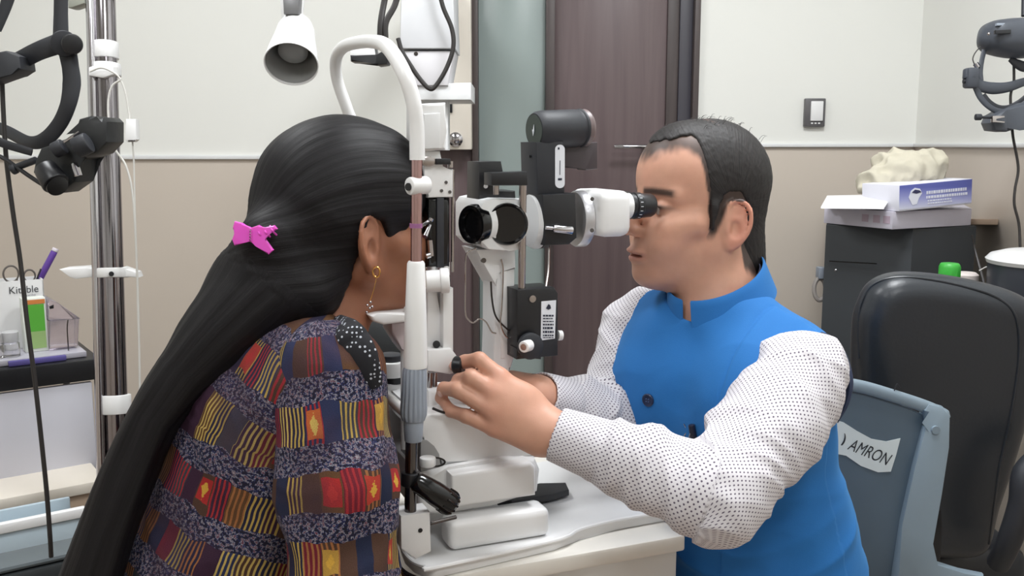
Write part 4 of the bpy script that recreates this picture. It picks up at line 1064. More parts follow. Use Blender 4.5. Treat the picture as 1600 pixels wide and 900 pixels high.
# illumination tower (behind the near rod)
T = -.035
fin('lamp_housing', iprism(B(), [(657, 162), (697, 160), (698, 205), (697, 234), (662, 237), (657, 225)], T-.02, .07, .004, 3), white_plastic, sl)
fin('housing_panel', iprism(B(), [(662, 178), (688, 176), (688, 232), (664, 233)], T-.024, .006, .002), white_paint, sl)
fin('tower_bracket', iprism(B(), [(663, 236), (688, 236), (690, 262), (708, 264), (708, 308), (668, 309), (668, 288), (663, 286)], T-.012, .05, .002), white_plastic, sl)
c = PW(668, 252, T-.013); fin('filter_dial', lathe(B(), c, -IW, [(0, .011), (.004, .011), (.005, .008)], 20, .6), steel, sl)
fin('filter_lever', iprism(B(), [(682, 248), (704, 248), (705, 257), (682, 257)], T-.02, .02, .001), black_plastic, sl)
fin('filter_knob', cyl(B(), PW(704, 262, T-.01), PW(704, 252, T-.01), .004), steel, sl)
bm = B()
for x, y in ((697, 285), (690, 298), (703, 300)): cyl(bm, PW(x, y, T-.0135), PW(x, y, T-.010), .0022)
fin('bracket_screw', bm, dark_steel, sl)
fin('mirror_tower', iprism(B(), [(668, 309), (704, 309), (704, 418), (668, 418)], T-.008, .045, .006, 3), black_gloss, sl)
fin('tower_inner', iprism(B(), [(683, 309), (694, 309), (694, 418), (683, 418)], T-.012, .006, .001), black_soft, sl)
fin('tower_rod', cyl(B(), PW(708, 265, T), PW(707, 425, T), rpx(708, 300, T, 2.6)), steel, sl)
bm = B(); cyl(bm, PW(660, 352, SLw+.03), PW(669, 346, SLw+.05), .0022); cyl(bm, PW(664, 370, SLw+.04), PW(672, 352, SLw+.05), .0035, .002); cyl(bm, PW(672, 345, SLw+.05), PW(674, 341, SLw+.05), .0035); fin('fixation_clip', bm, chrome, sl)
bm = B(); cyl(bm, PW(672, 375, -.06), PW(674, 400, -.06), .0035); cyl(bm, PW(666, 400, -.06), PW(672, 398, -.06), .004); fin('fixation_pin', bm, chrome, sl)
c0_, c1_ = PW(666, 440, T-.02), PW(702, 438, T-.028); ax = (c1_-c0_)
bm = B(); cyl(bm, c0_, c0_+ax*.62, rpx(690, 438, T, 17)); cyl(bm, c0_+ax*.60, c1_, rpx(690, 438, T, 19.5), bev=.002); kn_ = fin('tilt_knuckle', bm, white_plastic, sl)
fin('knuckle_bore', cyl(B(), c1_, c1_+ax.normalized()*.0015, .0028), black_plastic, kn_)
bm = B(); cyl(bm, PW(678, 412, T), PW(678, 430, T), .005); cyl(bm, PW(696, 410, T), PW(696, 430, T), .006); fin('knuckle_post', bm, white_plastic, sl)
fin('tower_column', iprism(B(), [(692, 450), (709, 450), (709, 552), (692, 552)], T-.012, .03, .003), white_plastic, sl)
fin('tower_column', iprism(B(), [(668, 452), (685, 456), (690, 500), (690, 552), (666, 552)], T+.0, .03, .003), white_plastic, sl)
bm = B(); cyl(bm, PW(682, 538, T-.012), PW(682, 538, T-.004), .005); fin('column_knob', bm, black_plastic, sl)
fin('slit_block', iprism(B(), [(668, 547), (706, 545), (714, 556), (712, 583), (704, 585), (668, 580)], T-.02, .06, .003), white_plastic, sl)
c = PW(709, 570, -.066); fin('slit_knob', lathe(B(), c, (IU*.55-IW*.45), [(0, .010), (.002, .012), (.012, .012), (.014, .010)], 24), black_plastic, sl)
bm = B(); cyl(bm, PW(672, 582, T), PW(672, 612, T), .004); cyl(bm, PW(680, 582, T), PW(680, 612, T), .003); fin('slit_post', bm, chrome, sl)
# elevation knob on the far side of the base
F2 = .09
bm = B(); cyl(bm, PW(610, 586, F2), PW(610, 563, F2), rpx(610, 570, F2, 27), bev=.002); fin('power_dial', bm, white_plastic, sl)
fin('dial_cap', cyl(B(), PW(610, 564, F2), PW(610, 553, F2), rpx(610, 570, F2, 19), bev=.002), black_soft, sl)
fin('dial_neck', cyl(B(), PW(614, 602, F2), PW(614, 585, F2), rpx(610, 570, F2, 19)), black_plastic, sl)
fin('dial_base', iprism(B(), [(594, 602), (650, 600), (655, 735), (594, 740)], F2-.02, .06, .004), white_plastic, sl)
# microscope
M0 = -.055
fin('drum_body', iprism(B(), [(752, 322), (758, 313), (772, 310), (820, 311), (822, 388), (800, 393), (764, 390), (752, 378)], M0, .11, .003, 2), white_paint, sl)
d2 = (-IW*.93-IU*.34).normalized(); c = PW(792, 350, M0)
lr = rpx(790, 350, M0, 33)
fin('drum_seat', lathe(B(), c-d2*.012, d2, [(0, lr*1.05), (.013, lr*1.05)], 36), white_paint, sl)
l2 = fin('lens_cap', lathe(B(), c-d2*.001, d2, [(0, lr), (.006, lr), (.009, lr*.93), (.0065, lr*.84), (.006, lr*.4), (.0062, lr*.01)], 40), black_gloss, sl)
d1_ = (-IU*.926-IW*.37).normalized(); c = PW(746, 350, M0+.018)
fin('drum_shoulder', lathe(B(), c-d1_*.012, d1_, [(0, lr*1.0), (.010, lr*.98)], 36), white_paint, sl)
fin('lens_cap', lathe(B(), c-d1_*.002, d1_, [(0, lr*.95), (.010, lr*.95), (.014, lr*.9), (.014, lr*.72), (.009, lr*.66), (.009, lr*.01)], 40), black_gloss, sl)
c = PW(833, 345, 0)
fin('flange', lathe(B(), c-IU*.002, IU, [(-.005, rpx(830, 345, 0, 40)), (.002, rpx(830, 345, 0, 44)), (.008, rpx(830, 345, 0, 44)), (.010, rpx(830, 345, 0, 41))], 48), white_paint, sl)
fin('dark_ring', lathe(B(), c+IU*.008, IU, [(0, rpx(830, 345, 0, 44)), (.010, rpx(830, 345, 0, 43)), (.016, rpx(830, 345, 0, 36))], 48), black_plastic, sl)
fin('beam_box', iprism(B(), [(848, 304), (900, 302), (902, 372), (890, 382), (852, 384)], -.042, .084, .003), black_plastic, sl)
bm = B(); cyl(bm, PW(853, 356, -.048), PW(866, 357, -.048), .0025); cyl(bm, PW(864, 357, -.049), PW(894, 360, -.050), .0052, .006, bev=.0012); fin('power_lever', bm, chrome, sl)
c = PW(897, 342, 0)
fin('silver_ring', lathe(B(), c, IU, [(0, rpx(900, 342, 0, 42)), (.003, rpx(900, 342, 0, 44)), (.014, rpx(900, 342, 0, 44)), (.017, rpx(900, 342, 0, 40))], 48), mat('satin_silver', (200, 200, 204), .3, .6), sl)
bm = B()
x0, z0_ = uz(912, 335, 0); x1, _ = uz(962, 335, 0); zt = PW(930, 299, -.05).z; zb = PW(930, 372, -.05).z
ibox(bm, x0, x1, -.054, .054, zb, zt, .014, 4); fin('eyepiece_housing', bm, white_plastic, sl)
bm = B(); cyl(bm, PW(925, 311, -.0545), PW(925, 311, -.052), .003); cyl(bm, PW(925, 360, -.0545), PW(925, 360, -.052), .003); fin('housing_screw', bm, dark_steel, sl)
for w_ in (-.032, .032):
    zc = PW(970, 322, -.032).z; q = uz(958, 322, -.032)[0]; e1 = uz(983, 322, -.032)[0]; e2 = uz(1021, 322, -.032)[0]
    r_w = rpx(970, 322, -.032, 20)
    fin('eyepiece_tube', lathe(B(), IP(q, w_, zc), IU, [(-.006, r_w*1.02), (e1-q-.001, r_w), (e1-q, r_w*.9)], 32), white_plastic, sl)
    ey = fin('eyepiece', lathe(B(), IP(e1-.002, w_, zc), IU, [(0, r_w*.98), (.004, r_w*1.05), (.005, r_w*.97), (.008, r_w*.97), (.009, r_w*1.05), (.018, r_w*1.05), (.019, r_w*.98), (e2-e1-.004, r_w*.93), (e2-e1, r_w*.82)], 36), black_plastic, sl)
    bm = B()
    for i in range(7):
        a = -2.2+i*.28; o = IW*math.cos(a+PI/2+.6)*-1+IZ*math.sin(a+1.9)
        o = (-IW*math.cos(i*.33-1.0)+IZ*math.sin(i*.33-1.0))
        box(bm, IP(e1+.011, w_, zc)+o*r_w*1.055, (IU, o.cross(IU), o), (.004, .0008, .0005))
    fin('diopter_mark', bm, label_white, ey)
fin('upper_column', iprism(B(), [(838, 222), (881, 220), (883, 303), (840, 304)], -.03, .06, .003), black_soft, sl)
bm = B(); PL = [PW(x, y, -.0305) for x, y in rrect(875, 260, 7.5, 34, 7.4)]; prism(bm, PL, IW*.001); stk = fin('sticker', bm, label_white, sl)
bm = B(); box(bm, PW(873, 232, -.0309), IAX, (.0025, .0003, .003)); box(bm, PW(875, 280, -.0309), IAX, (.006, .0003, .003)); box(bm, PW(875, 262, -.0309), IAX, (.001, .0003, .02)); fin('print', bm, ink, stk)
c0_, c1_ = PW(846, 203, -.01), PW(912, 200, .0); ax = c1_-c0_; rc = rpx(850, 203, -.01, 30); Lc = ax.length
cy = fin('camera_barrel', lathe(B(), c0_-ax.normalized()*.012, ax, [(0, rc*.86), (.004, rc*.95), (.012, rc), (Lc*.8+.01, rc), (Lc*.8+.012, rc*.96), (Lc*.8+.016, rc*.96), (Lc*.8+.018, rc*1.02), (Lc+.006, rc*1.02), (Lc+.008, rc*.95)], 48), black_soft, sl)
fin('barrel_cap', lathe(B(), c0_-ax.normalized()*.0125, ax, [(0, rc*.80), (.004, rc*.80)], 40), mat('green_black', (54, 64, 60), .35), cy)
bm = B(); n = -ax.normalized(); b0 = c0_+n*.0132; prism(bm, [b0+IW*-.002+IZ*.008, b0+IW*.001+IZ*.001, b0+IW*.004+IZ*.001, b0+IW*.001-IZ*.008, b0+IW*.0003-IZ*.001, b0-IW*.003-IZ*.001], n*.0004); fin('cap_mark', bm, label_white, cy)
fin('barrel_end', lathe(B(), c0_+ax-ax.normalized()*.005, ax, [(0, rc*.97), (.006, rc*1.0), (.010, rc*.9)], 40), mat('taupe_ring', (112, 98, 98), .4), cy)
fin('rear_bracket', iprism(B(), [(880, 226), (934, 222), (934, 264), (916, 266), (914, 262), (880, 262)], -.005, .03, .002), mat('bracket_brown', (64, 56, 60), .5), sl)
fin('side_lever', cyl(B(), PW(826, 244, -.01), PW(840, 244, -.01), .002), black_plastic, sl)
fin('side_pin', cyl(B(), PW(836, 256, -.02), PW(840, 256, -.02), .003), chrome, sl)
bm = B(); prism(bm, [PW(x, y, -.03) for x, y in ((749, 253), (783, 252), (786, 268), (770, 270), (770, 300), (805, 298), (806, 314), (748, 314))], IW*.05, .001); fin('mount_block', bm, black_plastic, sl)
fin('swing_bar', iprism(B(), [(768, 270), (824, 268), (825, 290), (768, 290)], -.075, .03, .002), black_plastic, sl)
fin('swing_knob', cyl(B(), PW(775, 304, -.05), PW(775, 290, -.05), .0042), steel, sl)
bm = B(); cyl(bm, PW(759, 291, -.031), PW(759, 291, -.029), .003); fin('mount_screw', bm, chrome, sl)
fin('hanging_rod', cyl(B(), PW(817, 289, -.062), PW(815, 450, -.055), rpx(817, 350, -.062, 6)), steel, sl)
# support arm
fin('arm_bracket', iprism(B(), [(743, 390), (805, 388), (806, 420), (778, 424), (776, 448)], -.03, .06, .002), white_paint, sl)
fin('support_arm', iprism(B(), [(773, 418), (805, 418), (804, 560), (799, 576), (790, 582), (790, 640), (766, 640), (772, 560)], -.028, .05, .004, 3), white_paint, sl)
fin('arm_groove', iprism(B(), [(783, 420), (792, 420), (790, 560), (783, 560)], -.0295, .004, .001), white_plastic, sl)
c = PW(756, 407, -.031); fin('bracket_bolt', lathe(B(), c, IW, [(0, .0035), (.004, .0035)], 16), dark_steel, sl)
fin('guard_wire', tube(B(), [PW(x, y, -.04) for x, y in ((744, 388), (735, 392), (728, 400), (727, 450), (727, 488), (732, 500), (740, 504), (750, 498), (760, 504), (768, 518), (775, 521))], .0011, 6, 6), steel, sl)
fin('lamp_cable', tube(B(), [PW(x, y, -.035) for x, y in ((767, 440), (769, 470), (775, 495), (790, 512), (806, 524))], .0013, 6, 6), cable_black, sl)
fin('pale_cable', tube(B(), [PW(x, y, -.036) for x, y in ((783, 405), (786, 425), (784, 480), (782, 505), (790, 525), (802, 530))], .0011, 6, 6), steel, sl)
# black applanation box
bb = fin('motor_box', iprism(B(), [(808, 453), (866, 449), (872, 458), (872, 556), (808, 562)], -.065, .05, .002), black_plastic, sl)
fin('motor_underside', iprism(B(), [(808, 545), (846, 548), (846, 562), (808, 558)], -.07, .03, .002), black_plastic, bb)
c = PW(832, 467, -.066); bm = B(); lathe(bm, c, -IW, [(0, .0050), (.001, .0050), (.0012, .003)], 18); fin('box_screw', bm, steel, bb)
PL = [PW(x, y, -.0655) for x, y in ((846, 471), (869, 469), (867, 529), (845, 532))]; lb = fin('label', prism(B(), PL, IW*.0006), label_white, bb)
bm = B(); r_ = random.Random(5)
for k, (y, h) in enumerate(((492, 2.6), (497, 1.6), (501.5, 1.6), (506, 2.4), (511, 3.2), (517, 3.2), (523, 2.2), (527, 1.2))):
    x = 848.5
    while x < 864:
        wd_ = r_.uniform(1.5, 4.5); prism(bm, [PW(a, b, -.0662) for a, b in ((x, y), (min(x+wd_, 865), y), (min(x+wd_, 865), y+h), (x, y+h))], IW*.0003); x += wd_+.9
prism(bm, [PW(a, b, -.0662) for a, b in ((857, 475), (860, 477), (858, 480), (861, 482), (857, 484), (853, 482), (856, 479))], IW*.0003)
fin('label_print', bm, ink, lb)
bm = B(); c = PW(827, 540, -.07); lathe(bm, c, -IW, [(0, rpx(827, 540, -.07, 21)), (.006, rpx(827, 540, -.07, 21)), (.008, rpx(827, 540, -.07, 17))], 24); dk = fin('drive_disc', bm, black_soft, bb)
bm = B(); c = PW(824, 540, -.078); n = (-IU*.75-IW*.6).normalized(); lathe(bm, c, n, [(-.004, .0085), (.010, .008), (.011, .007)], 22); fin('drive_knob', bm, white_plastic, bb)
bm = B(); lathe(bm, c+n*.011, n, [(0, .0045), (.0006, .0045)], 16); fin('knob_centre', bm, steel, bb)
bm = B(); cyl(bm, PW(871, 524, -.05), PW(878, 524, -.05), .0072, bev=.001); fin('side_button', bm, white_plastic, bb)
fin('linkage_rod', tube(B(), [PW(858, 384, -.03), PW(857, 420, -.04), PW(853, 450, -.05)], .0016, 6), steel, sl)
# white wrist pad on the tray
q0, q1 = PZ(704, 866, TR), PZ(860, 838, TR); 
u0, u1, w0 = (q0-IO).dot(IU), (q1-IO).dot(IU), ((q0-IO).dot(IW)+(q1-IO).dot(IW))/2
pad = ibox(B(), u0, u1, w0, w0+.045, TR+.0005, TR+.042, .011, 5)
pad = fin('accessory_box', pad, mat('pad_white', (236, 236, 236), .35, var=.01)); tag(pad, 'white rounded box lying on the microscope tray beside the black handle', 'box')
ph = [PZ(x, y, TR+.004) for x, y in ((777, 790), (808, 773), (843, 765), (884, 764), (889, 775), (862, 783), (800, 793))]
o = fin('flat_pouch', prism(B(), ph, (0, 0, .011), .002), mat('pouch_black', (48, 49, 52), .5)); tag(o, 'flat dark grey pouch lying on the tray under the dotted sleeve', 'pouch')
# ================================================================ THINGS AROUND
# ---- wall mounted projector with its cables
DP = 2.35
pj = thing('chart_projector', W(668, 150, DP), 'white wall projector unit on its shelf bar with a hanging black cable loop', 'projector')
fin('upper_cover', slab(B(), [(627, -30), (708, -30), (712, 76), (624, 76)], DP, .20, .006), mat('projector_grey', (206, 207, 210), .4), pj)
fin('lower_cover', slab(B(), [(629, 79), (710, 79), (700, 134), (640, 134)], DP+.01, .18, .006), mat('projector_pale', (212, 210, 213), .4), pj)
fin('shelf_bar', slab(B(), [(640, 131), (736, 129), (736, 156), (640, 156)], DP+.02, .25, .003), white_paint, pj)
fin('cover_screw', cyl(B(), W(650, 84, DP+.008), W(650, 84, DP+.012), .005), dark_steel, pj)
fin('stem', slab(B(), [(656, 155), (700, 155), (700, 235), (656, 235)], DP+.06, .08, .003), white_paint, pj)
fin('cable_loop', tube(B(), [W(x, y, DP-.03) for x, y in ((683, -30), (692, 10), (706, 45), (708, 75), (697, 108), (680, 135), (670, 138), (655, 122), (640, 100), (628, 80), (622, 60))], .0055, 10, 8), cable_black, pj)
fin('mount', slab(B(), [(640, -60), (700, -60), (700, -20), (640, -20)], DP+.05, YB-DP*.99-.02, .003), white_paint, pj)
# bracket with two thick cables
DB = 1.75
bk = thing('cable_bracket', W(580, 85, DB), 'black and white cable bracket with two thick dark cables behind the white arch', 'bracket')
fin('arm', slab(B(), [(547, 76), (585, 74), (587, 94), (547, 95)], DB, .05, .002), white_plastic, bk)
fin('grip', slab(B(), [(547, 86), (590, 88), (606, 70), (609, 84), (604, 100), (590, 102), (585, 97), (548, 96)], DB-.01, .05, .003), black_plastic, bk)
fin('cap', slab(B(), [(565, 58), (590, 54), (608, 60), (606, 72), (566, 72)], DB, .05, .003), black_soft, bk)
for k, (a, b) in enumerate(((594, 604), (602, 622))):
    fin('cable', tube(B(), [W(a, 62, DB+.01), W(a+1, 35, DB+.01), W(b-4, 5, DB+.02), W(b+6, -40, DB+.03), W(b+30, -130, DB+.1)], .0058, 10), cable_black, bk)
# ---- spot lamp
lp_ = thing('examination_lamp', W(452, 60, 1.8), 'white conical examination lamp head pointing down from above', 'lamp')
m0 = W(455, 101, 1.80); ax = Vector((-.05, .72, .69)).normalized()
wl_ = mat('lamp_white', (236, 236, 236), .35, var=.02)
bm = lathe(B(), m0, ax, [(0, .0505), (.03, .047), (.07, .040), (.10, .036), (.118, .030), (.124, .020), (.122, .0195), (.115, .028), (.098, .033), (.07, .037), (.03, .0445), (.001, .0485), (0, .0505)], 48, caps=(0, 0)); fin('lamp_shade', bm, wl_, lp_)
fin('reflector', lathe(B(), m0, ax, [(.004, .0472), (.03, .0435), (.07, .0362), (.098, .032)], 48, caps=(0, 1)), mat('reflector_grey', (150, 150, 148), .45), lp_)
bm = lathe(B(), m0+ax*.030, ax, [(0, .004), (.002, .020), (.008, .028), (.03, .026), (.05, .014), (.06, .012)], 32); fin('bulb', bm, mat('bulb_grey', (150, 152, 152), .3), lp_)
fin('lamp_neck', slab(B(), [(441, -14), (468, -14), (466, 22), (443, 22)], 1.83, .03, .003), mat('neck_grey', (120, 120, 122), .35, .4), lp_)
fin('neck_fork', slab(B(), [(436, -8), (474, -8), (470, 30), (440, 30)], 1.86, .02, .003), wl_, lp_)
fin('lamp_arm', tube(B(), [W(455, -8, 1.85), W(450, -60, 1.87), W(360, -160, 1.95), W(250, -250, 2.02)], .010, 12), wl_, lp_)

# ---- chrome stand with cables
DS = 2.0
stn = thing('chrome_stand', PZ(190, 900, 0) if False else Vector((W(182, 640, DS).x, W(182, 640, DS).y, 0)), 'tall polished chrome double pole with white collars at the left wall', 'stand')
top, mid_ = W(160, -60, DS), W(180, 600, DS); dz = (mid_-top).normalized(); bot = mid_+dz*((mid_.z-.03)/-dz.z)
pole_m = mat('pole_chrome', (150, 146, 150), .10, 1, var=.03)
fin('main_pole', cyl(B(), top, bot, .0235, seg=48), pole_m, stn)
t2, m2_ = W(140, -60, DS-.02), W(155, 600, DS-.02); dz2 = (m2_-t2).normalized(); b2 = m2_+dz2*((m2_.z-.03)/-dz2.z)
fin('side_pole', cyl(B(), t2, b2, .0095, seg=32), chrome, stn)
fin('base_plate', lathe(B(), (bot.x-.015, bot.y, 0), IZ, [(0, .11), (.02, .11), (.032, .08), (.034, .05)], 40), black_plastic, stn)
def collar(y0, y1, extra=.006, n='collar'):
    a = top+dz*((W(170, y0, DS)-top).dot(dz)); b = top+dz*((W(170, y1, DS)-top).dot(dz)); return fin(n, cyl(B(), a, b, .0245+extra, bev=.002), white_plastic, stn)
collar(66, 92, .003); collar(100, 119, .006); cc = collar(419, 434, .010); collar(617, 646, .006)
sb = slab(B(), [(148, 102), (138, 105), (138, 118), (160, 122), (178, 116), (176, 104)], DS-.035, .03, .003); fin('cable_tie', sb, white_plastic, stn)
fin('collar_screw', cyl(B(), W(174, 428, DS-.038), W(174, 428, DS-.03), .005), black_plastic, cc)
fin('tray_blade', slab(B(), [(92, 421), (135, 418), (150, 422), (150, 432), (118, 436), (108, 433)], DS-.02, .05, .002), white_plastic, stn)
fin('tray_blade', slab(B(), [(190, 418), (213, 426), (216, 434), (190, 432)], DS-.01, .03, .002), white_plastic, stn)
fin('stand_arm', slab(B(), [(106, -20), (132, -20), (132, 5), (112, 12), (106, 12)], DS-.03, .04, .003), mat('olive_grey', (150, 152, 142), .4), stn)
cb1 = tube(B(), [W(x, y, DS-.045) for x, y in ((140, 112), (158, 106), (175, 112), (187, 122), (196, 145), (201, 175), (203, 190))], .0020, 8); fin('cable', cb1, cable_white, stn)
cb1 = tube(B(), [W(x, y, DS-.045) for x, y in ((190, 124), (175, 135), (169, 160), (171, 200), (178, 230), (197, 260), (208, 310), (214, 420), (217, 520), (219, 640))], .0022, 8); fin('cable', cb1, cable_white, stn)
cb1 = tube(B(), [W(x, y, DS-.045) for x, y in ((207, 220), (209, 250), (211, 330), (214, 420), (215, 480), (218, 560), (219, 640))], .0018, 8); fin('cable', cb1, cable_white, stn)
swt = fin('inline_switch', slab(B(), [(196, 186), (212, 186), (213, 218), (208, 222), (199, 222), (195, 218)], DS-.06, .022, .003), white_plastic, stn)
fin('switch_slot', slab(B(), [(200, 219), (210, 218.5), (210, 221), (200, 221.5)], DS-.0615, .004, .0005), dark_steel, swt)

# ---- head-worn examination optics hanging on the left, close to the lens
DH = 1.5
hs = thing('head_mounted_optics', W(90, 240, DH), 'large black head-worn optics hanging in front of the chrome pole', 'headset')
def strap(P, r, d=DH, flat=.35, name='headband', m=black_soft, parent=None, dd=None):
    pts = [W(x, y, d+(dd[i] if dd else 0)) for i, (x, y) in enumerate(P)]
    return fin(name, tube(B(), pts, r, 14, 8, flat=flat, ref=Vector((0, 1, 0))), m, parent or hs)
strap([(96, -30), (95, 20), (95, 60)], [.0112, .0112, .0125]); strap([(98, 66), (60, 80), (25, 98), (-10, 114), (-60, 130)], [.016, .0145, .0145, .016, .016], dd=[0, 0, .02, .04, .10])
strap([(104, 72), (110, 105), (112, 132), (106, 165), (92, 195), (70, 218), (45, 222), (10, 205), (-30, 190)], [.015, .0135, .0145, .0125, .012, .012, .010, .010, .010], dd=[0, 0, 0, 0, .01, .02, .04, .08, .12])
strap([(-30, 205), (0, 222), (30, 232), (50, 238)], [.006, .007, .0065, .006], name='lower_band')
strap([(22, -40), (12, 0), (2, 30), (-4, 48)], [.012, .010, .008, .006], name='rear_strap')
bm = B(); cyl(bm, W(113, 69, DH-.035), W(111, 69, DH+.01), .0155, bev=.003, seg=32); fin('adjusting_knob', bm, black_plastic, hs)
bm = B(); cyl(bm, W(100, 68, DH-.018), W(100, 68, DH+.02), .020, bev=.003, seg=32); fin('hinge', bm, black_soft, hs)
fin('band_block', slab(B(), [(-20, 84), (8, 79), (30, 88), (33, 108), (18, 116), (-20, 130)], DH-.02, .05, .004), black_soft, hs)
ob = fin('optics_body', slab(B(), [(62, 232), (90, 222), (128, 206), (150, 210), (145, 240), (122, 250), (118, 285), (94, 302), (76, 290), (50, 270), (54, 250)], DH-.03, .07, .006), mat('optics_black', (24, 26, 28), .45, var=.25, vscale=60, bump=.3, bscale=90), hs)
fin('optics_cap', slab(B(), [(120, 204), (134, 192), (118, 198), (122, 186), (140, 181), (150, 190), (160, 183), (167, 190), (167, 222), (150, 240), (132, 246), (118, 236)], DH-.045, .07, .006), mat('optics_black', (0, 0, 0)), hs)
bm = B(); cyl(bm, W(70, 262, DH-.045), W(88, 288, DH-.055), .017, .020, bev=.003); fin('objective', bm, black_plastic, ob)
fin('lens', cyl(B(), W(88, 289, DH-.056), W(90, 291, DH-.058), .016), black_gloss, ob)
bm = B(); cyl(bm, W(118, 232, DH-.06), W(140, 222, DH-.06), .016, bev=.003); cyl(bm, W(84, 236, DH-.05), W(100, 228, DH-.05), .012, bev=.002); fin('eye_tube', bm, black_soft, ob)
bm = B(); bmesh.ops.create_icosphere(bm, subdivisions=2, radius=.0058, matrix=Matrix.Translation(W(88, 235, DH-.055))); fin('lamp_lens', bm, chrome, ob)
fin('mirror', slab(B(), [(111, 256), (114, 254), (120, 274), (116, 276)], DH-.045, .02, .001), chrome, ob)
bm = B(); cyl(bm, W(24, 262, DH), W(56, 250, DH-.01), .0055); cyl(bm, W(18, 266, DH), W(26, 262, DH), .0085, bev=.002); fin('side_arm', bm, black_soft, hs)
fin('side_knob', tube(B(), [W(-10, 240, DH), W(10, 250, DH), W(50, 278, DH-.01), W(88, 301, DH-.02)], [.003, .0035, .0035, .004], 8), black_plastic, hs)
fin('silver_strip', tube(B(), [W(100, 222, DH-.05), W(112, 214, DH-.05), W(124, 206, DH-.05)], .0022, 8), chrome, hs)
fin('cable', tube(B(), [W(x, y, DH+.02) for x, y in ((3, 118), (5, 170), (10, 250), (20, 330), (32, 410), (42, 500), (55, 600), (66, 700), (73, 770), (78, 836))]+[W(80, 870, DH+.03)], .0036, 10), cable_black, hs)
fin('hanger_strap', tube(B(), [W(96, -25, DH), W(94, -150, DH+.05), W(92, -330, DH+.1)], .008, 8), black_soft, hs)

# ---- instrument cart at the left
A = W(160, 592, 2.25); zs = A.z; rr_ = ray(0, 613); Bp = CAM + rr_*((zs-CAM.z)/rr_.z)
cx = (Bp-A).normalized(); cz = IZ; cy_ = cz.cross(cx); cy_ = cy_ if cy_.y > 0 else -cy_
CAXS = (cx, cy_, cz)
def cbox(x0, x1, y0, y1, z0, z1, bev=0, bm=None):
    bm = bm or B(); return box(bm, A+cx*((x0+x1)/2)+cy_*((y0+y1)/2)+IZ*((z0+z1)/2-zs), CAXS, (abs(x1-x0), abs(y1-y0), abs(z1-z0)), bev)
cart = thing('instrument_cart', Vector((A.x, A.y, 0))+cx*.3+cy_*.2, 'black framed cart with white panels beside the chrome pole', 'cart')
fin('top_shelf', cbox(0, .75, 0, .42, zs, zs+.05, .004), black_plastic, cart)
pale = mat('cart_panel', (208, 208, 218), .4, var=.03)
fin('front_panel', cbox(.022, .27, .006, .02, zs-.215, zs-.005, .003), pale, cart)
fin('front_panel', cbox(.275, .73, .006, .02, zs-.215, zs-.005, .003), pale, cart)
fin('lower_rail', cbox(0, .75, 0, .42, zs-.26, zs-.218, .003), black_plastic, cart)
for x in (0, .735):
    for y in (0, .405): fin('leg', cbox(x, x+.015, y, y+.015, .05, zs, .001), black_plastic, cart)
fin('bottom_shelf', cbox(0, .75, 0, .42, .12, .145, .003), black_plastic, cart)
for x in (.03, .72):
    for y in (.03, .39):
        c = A+cx*x+cy_*y; c.z = .027; fin('caster', cyl(B(), c-cx*.01, c+cx*.01, .027, seg=24), black_plastic, cart)
zt = zs+.05
def cpt(px, py, off=0):
    """point of the cart top's vertical plane 'off' metres behind its front edge"""
    r = ray(px, py); n = cy_; t = (A+cy_*off-CAM).dot(n)/r.dot(n); return CAM+r*t
def cslab(poly, off, th, bev=.001, bm=None): return prism(bm or B(), [cpt(x, y, off) for x, y in poly], cy_*th, bev)
def onto(px, off): return (cpt(px, 500, off)-A).dot(cx)
def ctop(x0, x1, off, th, z0, z1, bev=.001): return cbox(onto(x0, off), onto(x1, off), off, off+th, z0, z1, bev)
def zc_(px, py, off): return cpt(px, py, off).z
o = fin('document_tray', ctop(-30, 132, .03, .28, zt+.001, zt+.014, .002), mat('tray_clear', (214, 212, 224), .15, trans=.35)); tag(o, 'thin pale plastic tray lying on the black cart top', 'tray')
o = fin('purple_folder', ctop(8, 100, .015, .012, zt+.001, zt+.013, .002), mat('folder_purple', (92, 84, 150), .5)); tag(o, 'thin purple folder edge at the front of the black cart top', 'folder')
z1 = zt+.0145
pb_ = thing('pen_box', cpt(36, 540, .15), 'white cardboard pen box holding scissors and a purple marker', 'box')
bm = B(); X0, X1 = onto(-25, .15), onto(72, .15); ZT = zc_(40, 438, .15)
for a in ((X0, X1, .15, .153), (X0, X1, .217, .22), (X0, X0+(.003 if X1 > X0 else -.003), .15, .22), (X1-(.003 if X1 > X0 else -.003), X1, .15, .22)): cbox(a[0], a[1], a[2], a[3], z1, ZT, 0, bm)
cbox(X0, X1, .15, .22, z1, z1+.003, 0, bm); fin('walls', bm, mat('card_white', (232, 232, 232), .6, var=.02), pb_)
text('lettering', 'Kitable', cpt(37, 453, .149), -cx, IZ, .024, mat('print_dark', (60, 60, 66), .6), pb_, .0006, width=.062)
text('lettering', 'oxile', cpt(47, 461, .149), -cx, IZ, .008, mat('print_grey', (140, 140, 146), .6), pb_, .0006, width=.024)
gb = thing('carton', cpt(55, 540, .09), 'small green carton with an orange top band in front of the pen box', 'box')
x0_, x1_ = onto(36, .09), onto(73, .09); g_top = zc_(50, 466, .09)
fin('carton_body', cbox(x0_, x1_, .09, .125, z1, g_top, .001), mat('carton_white', (226, 230, 222), .5), gb)
a, b = onto(44, .09), onto(70, .09); hgt = g_top-z1
fin('green_print', cbox(a, b, .0885, .0895, z1+hgt*.38, z1+hgt*.88), mat('carton_green', (88, 170, 58), .5), gb)
fin('pale_green_print', cbox(a, b, .0885, .0895, z1+hgt*.06, z1+hgt*.38), mat('carton_pale_green', (150, 180, 116), .5), gb)
fin('orange_band', cbox(onto(37, .09), onto(72, .09), .0885, .0895, z1+hgt*.89, z1+hgt*.97), mat('carton_orange', (206, 128, 66), .5), gb)
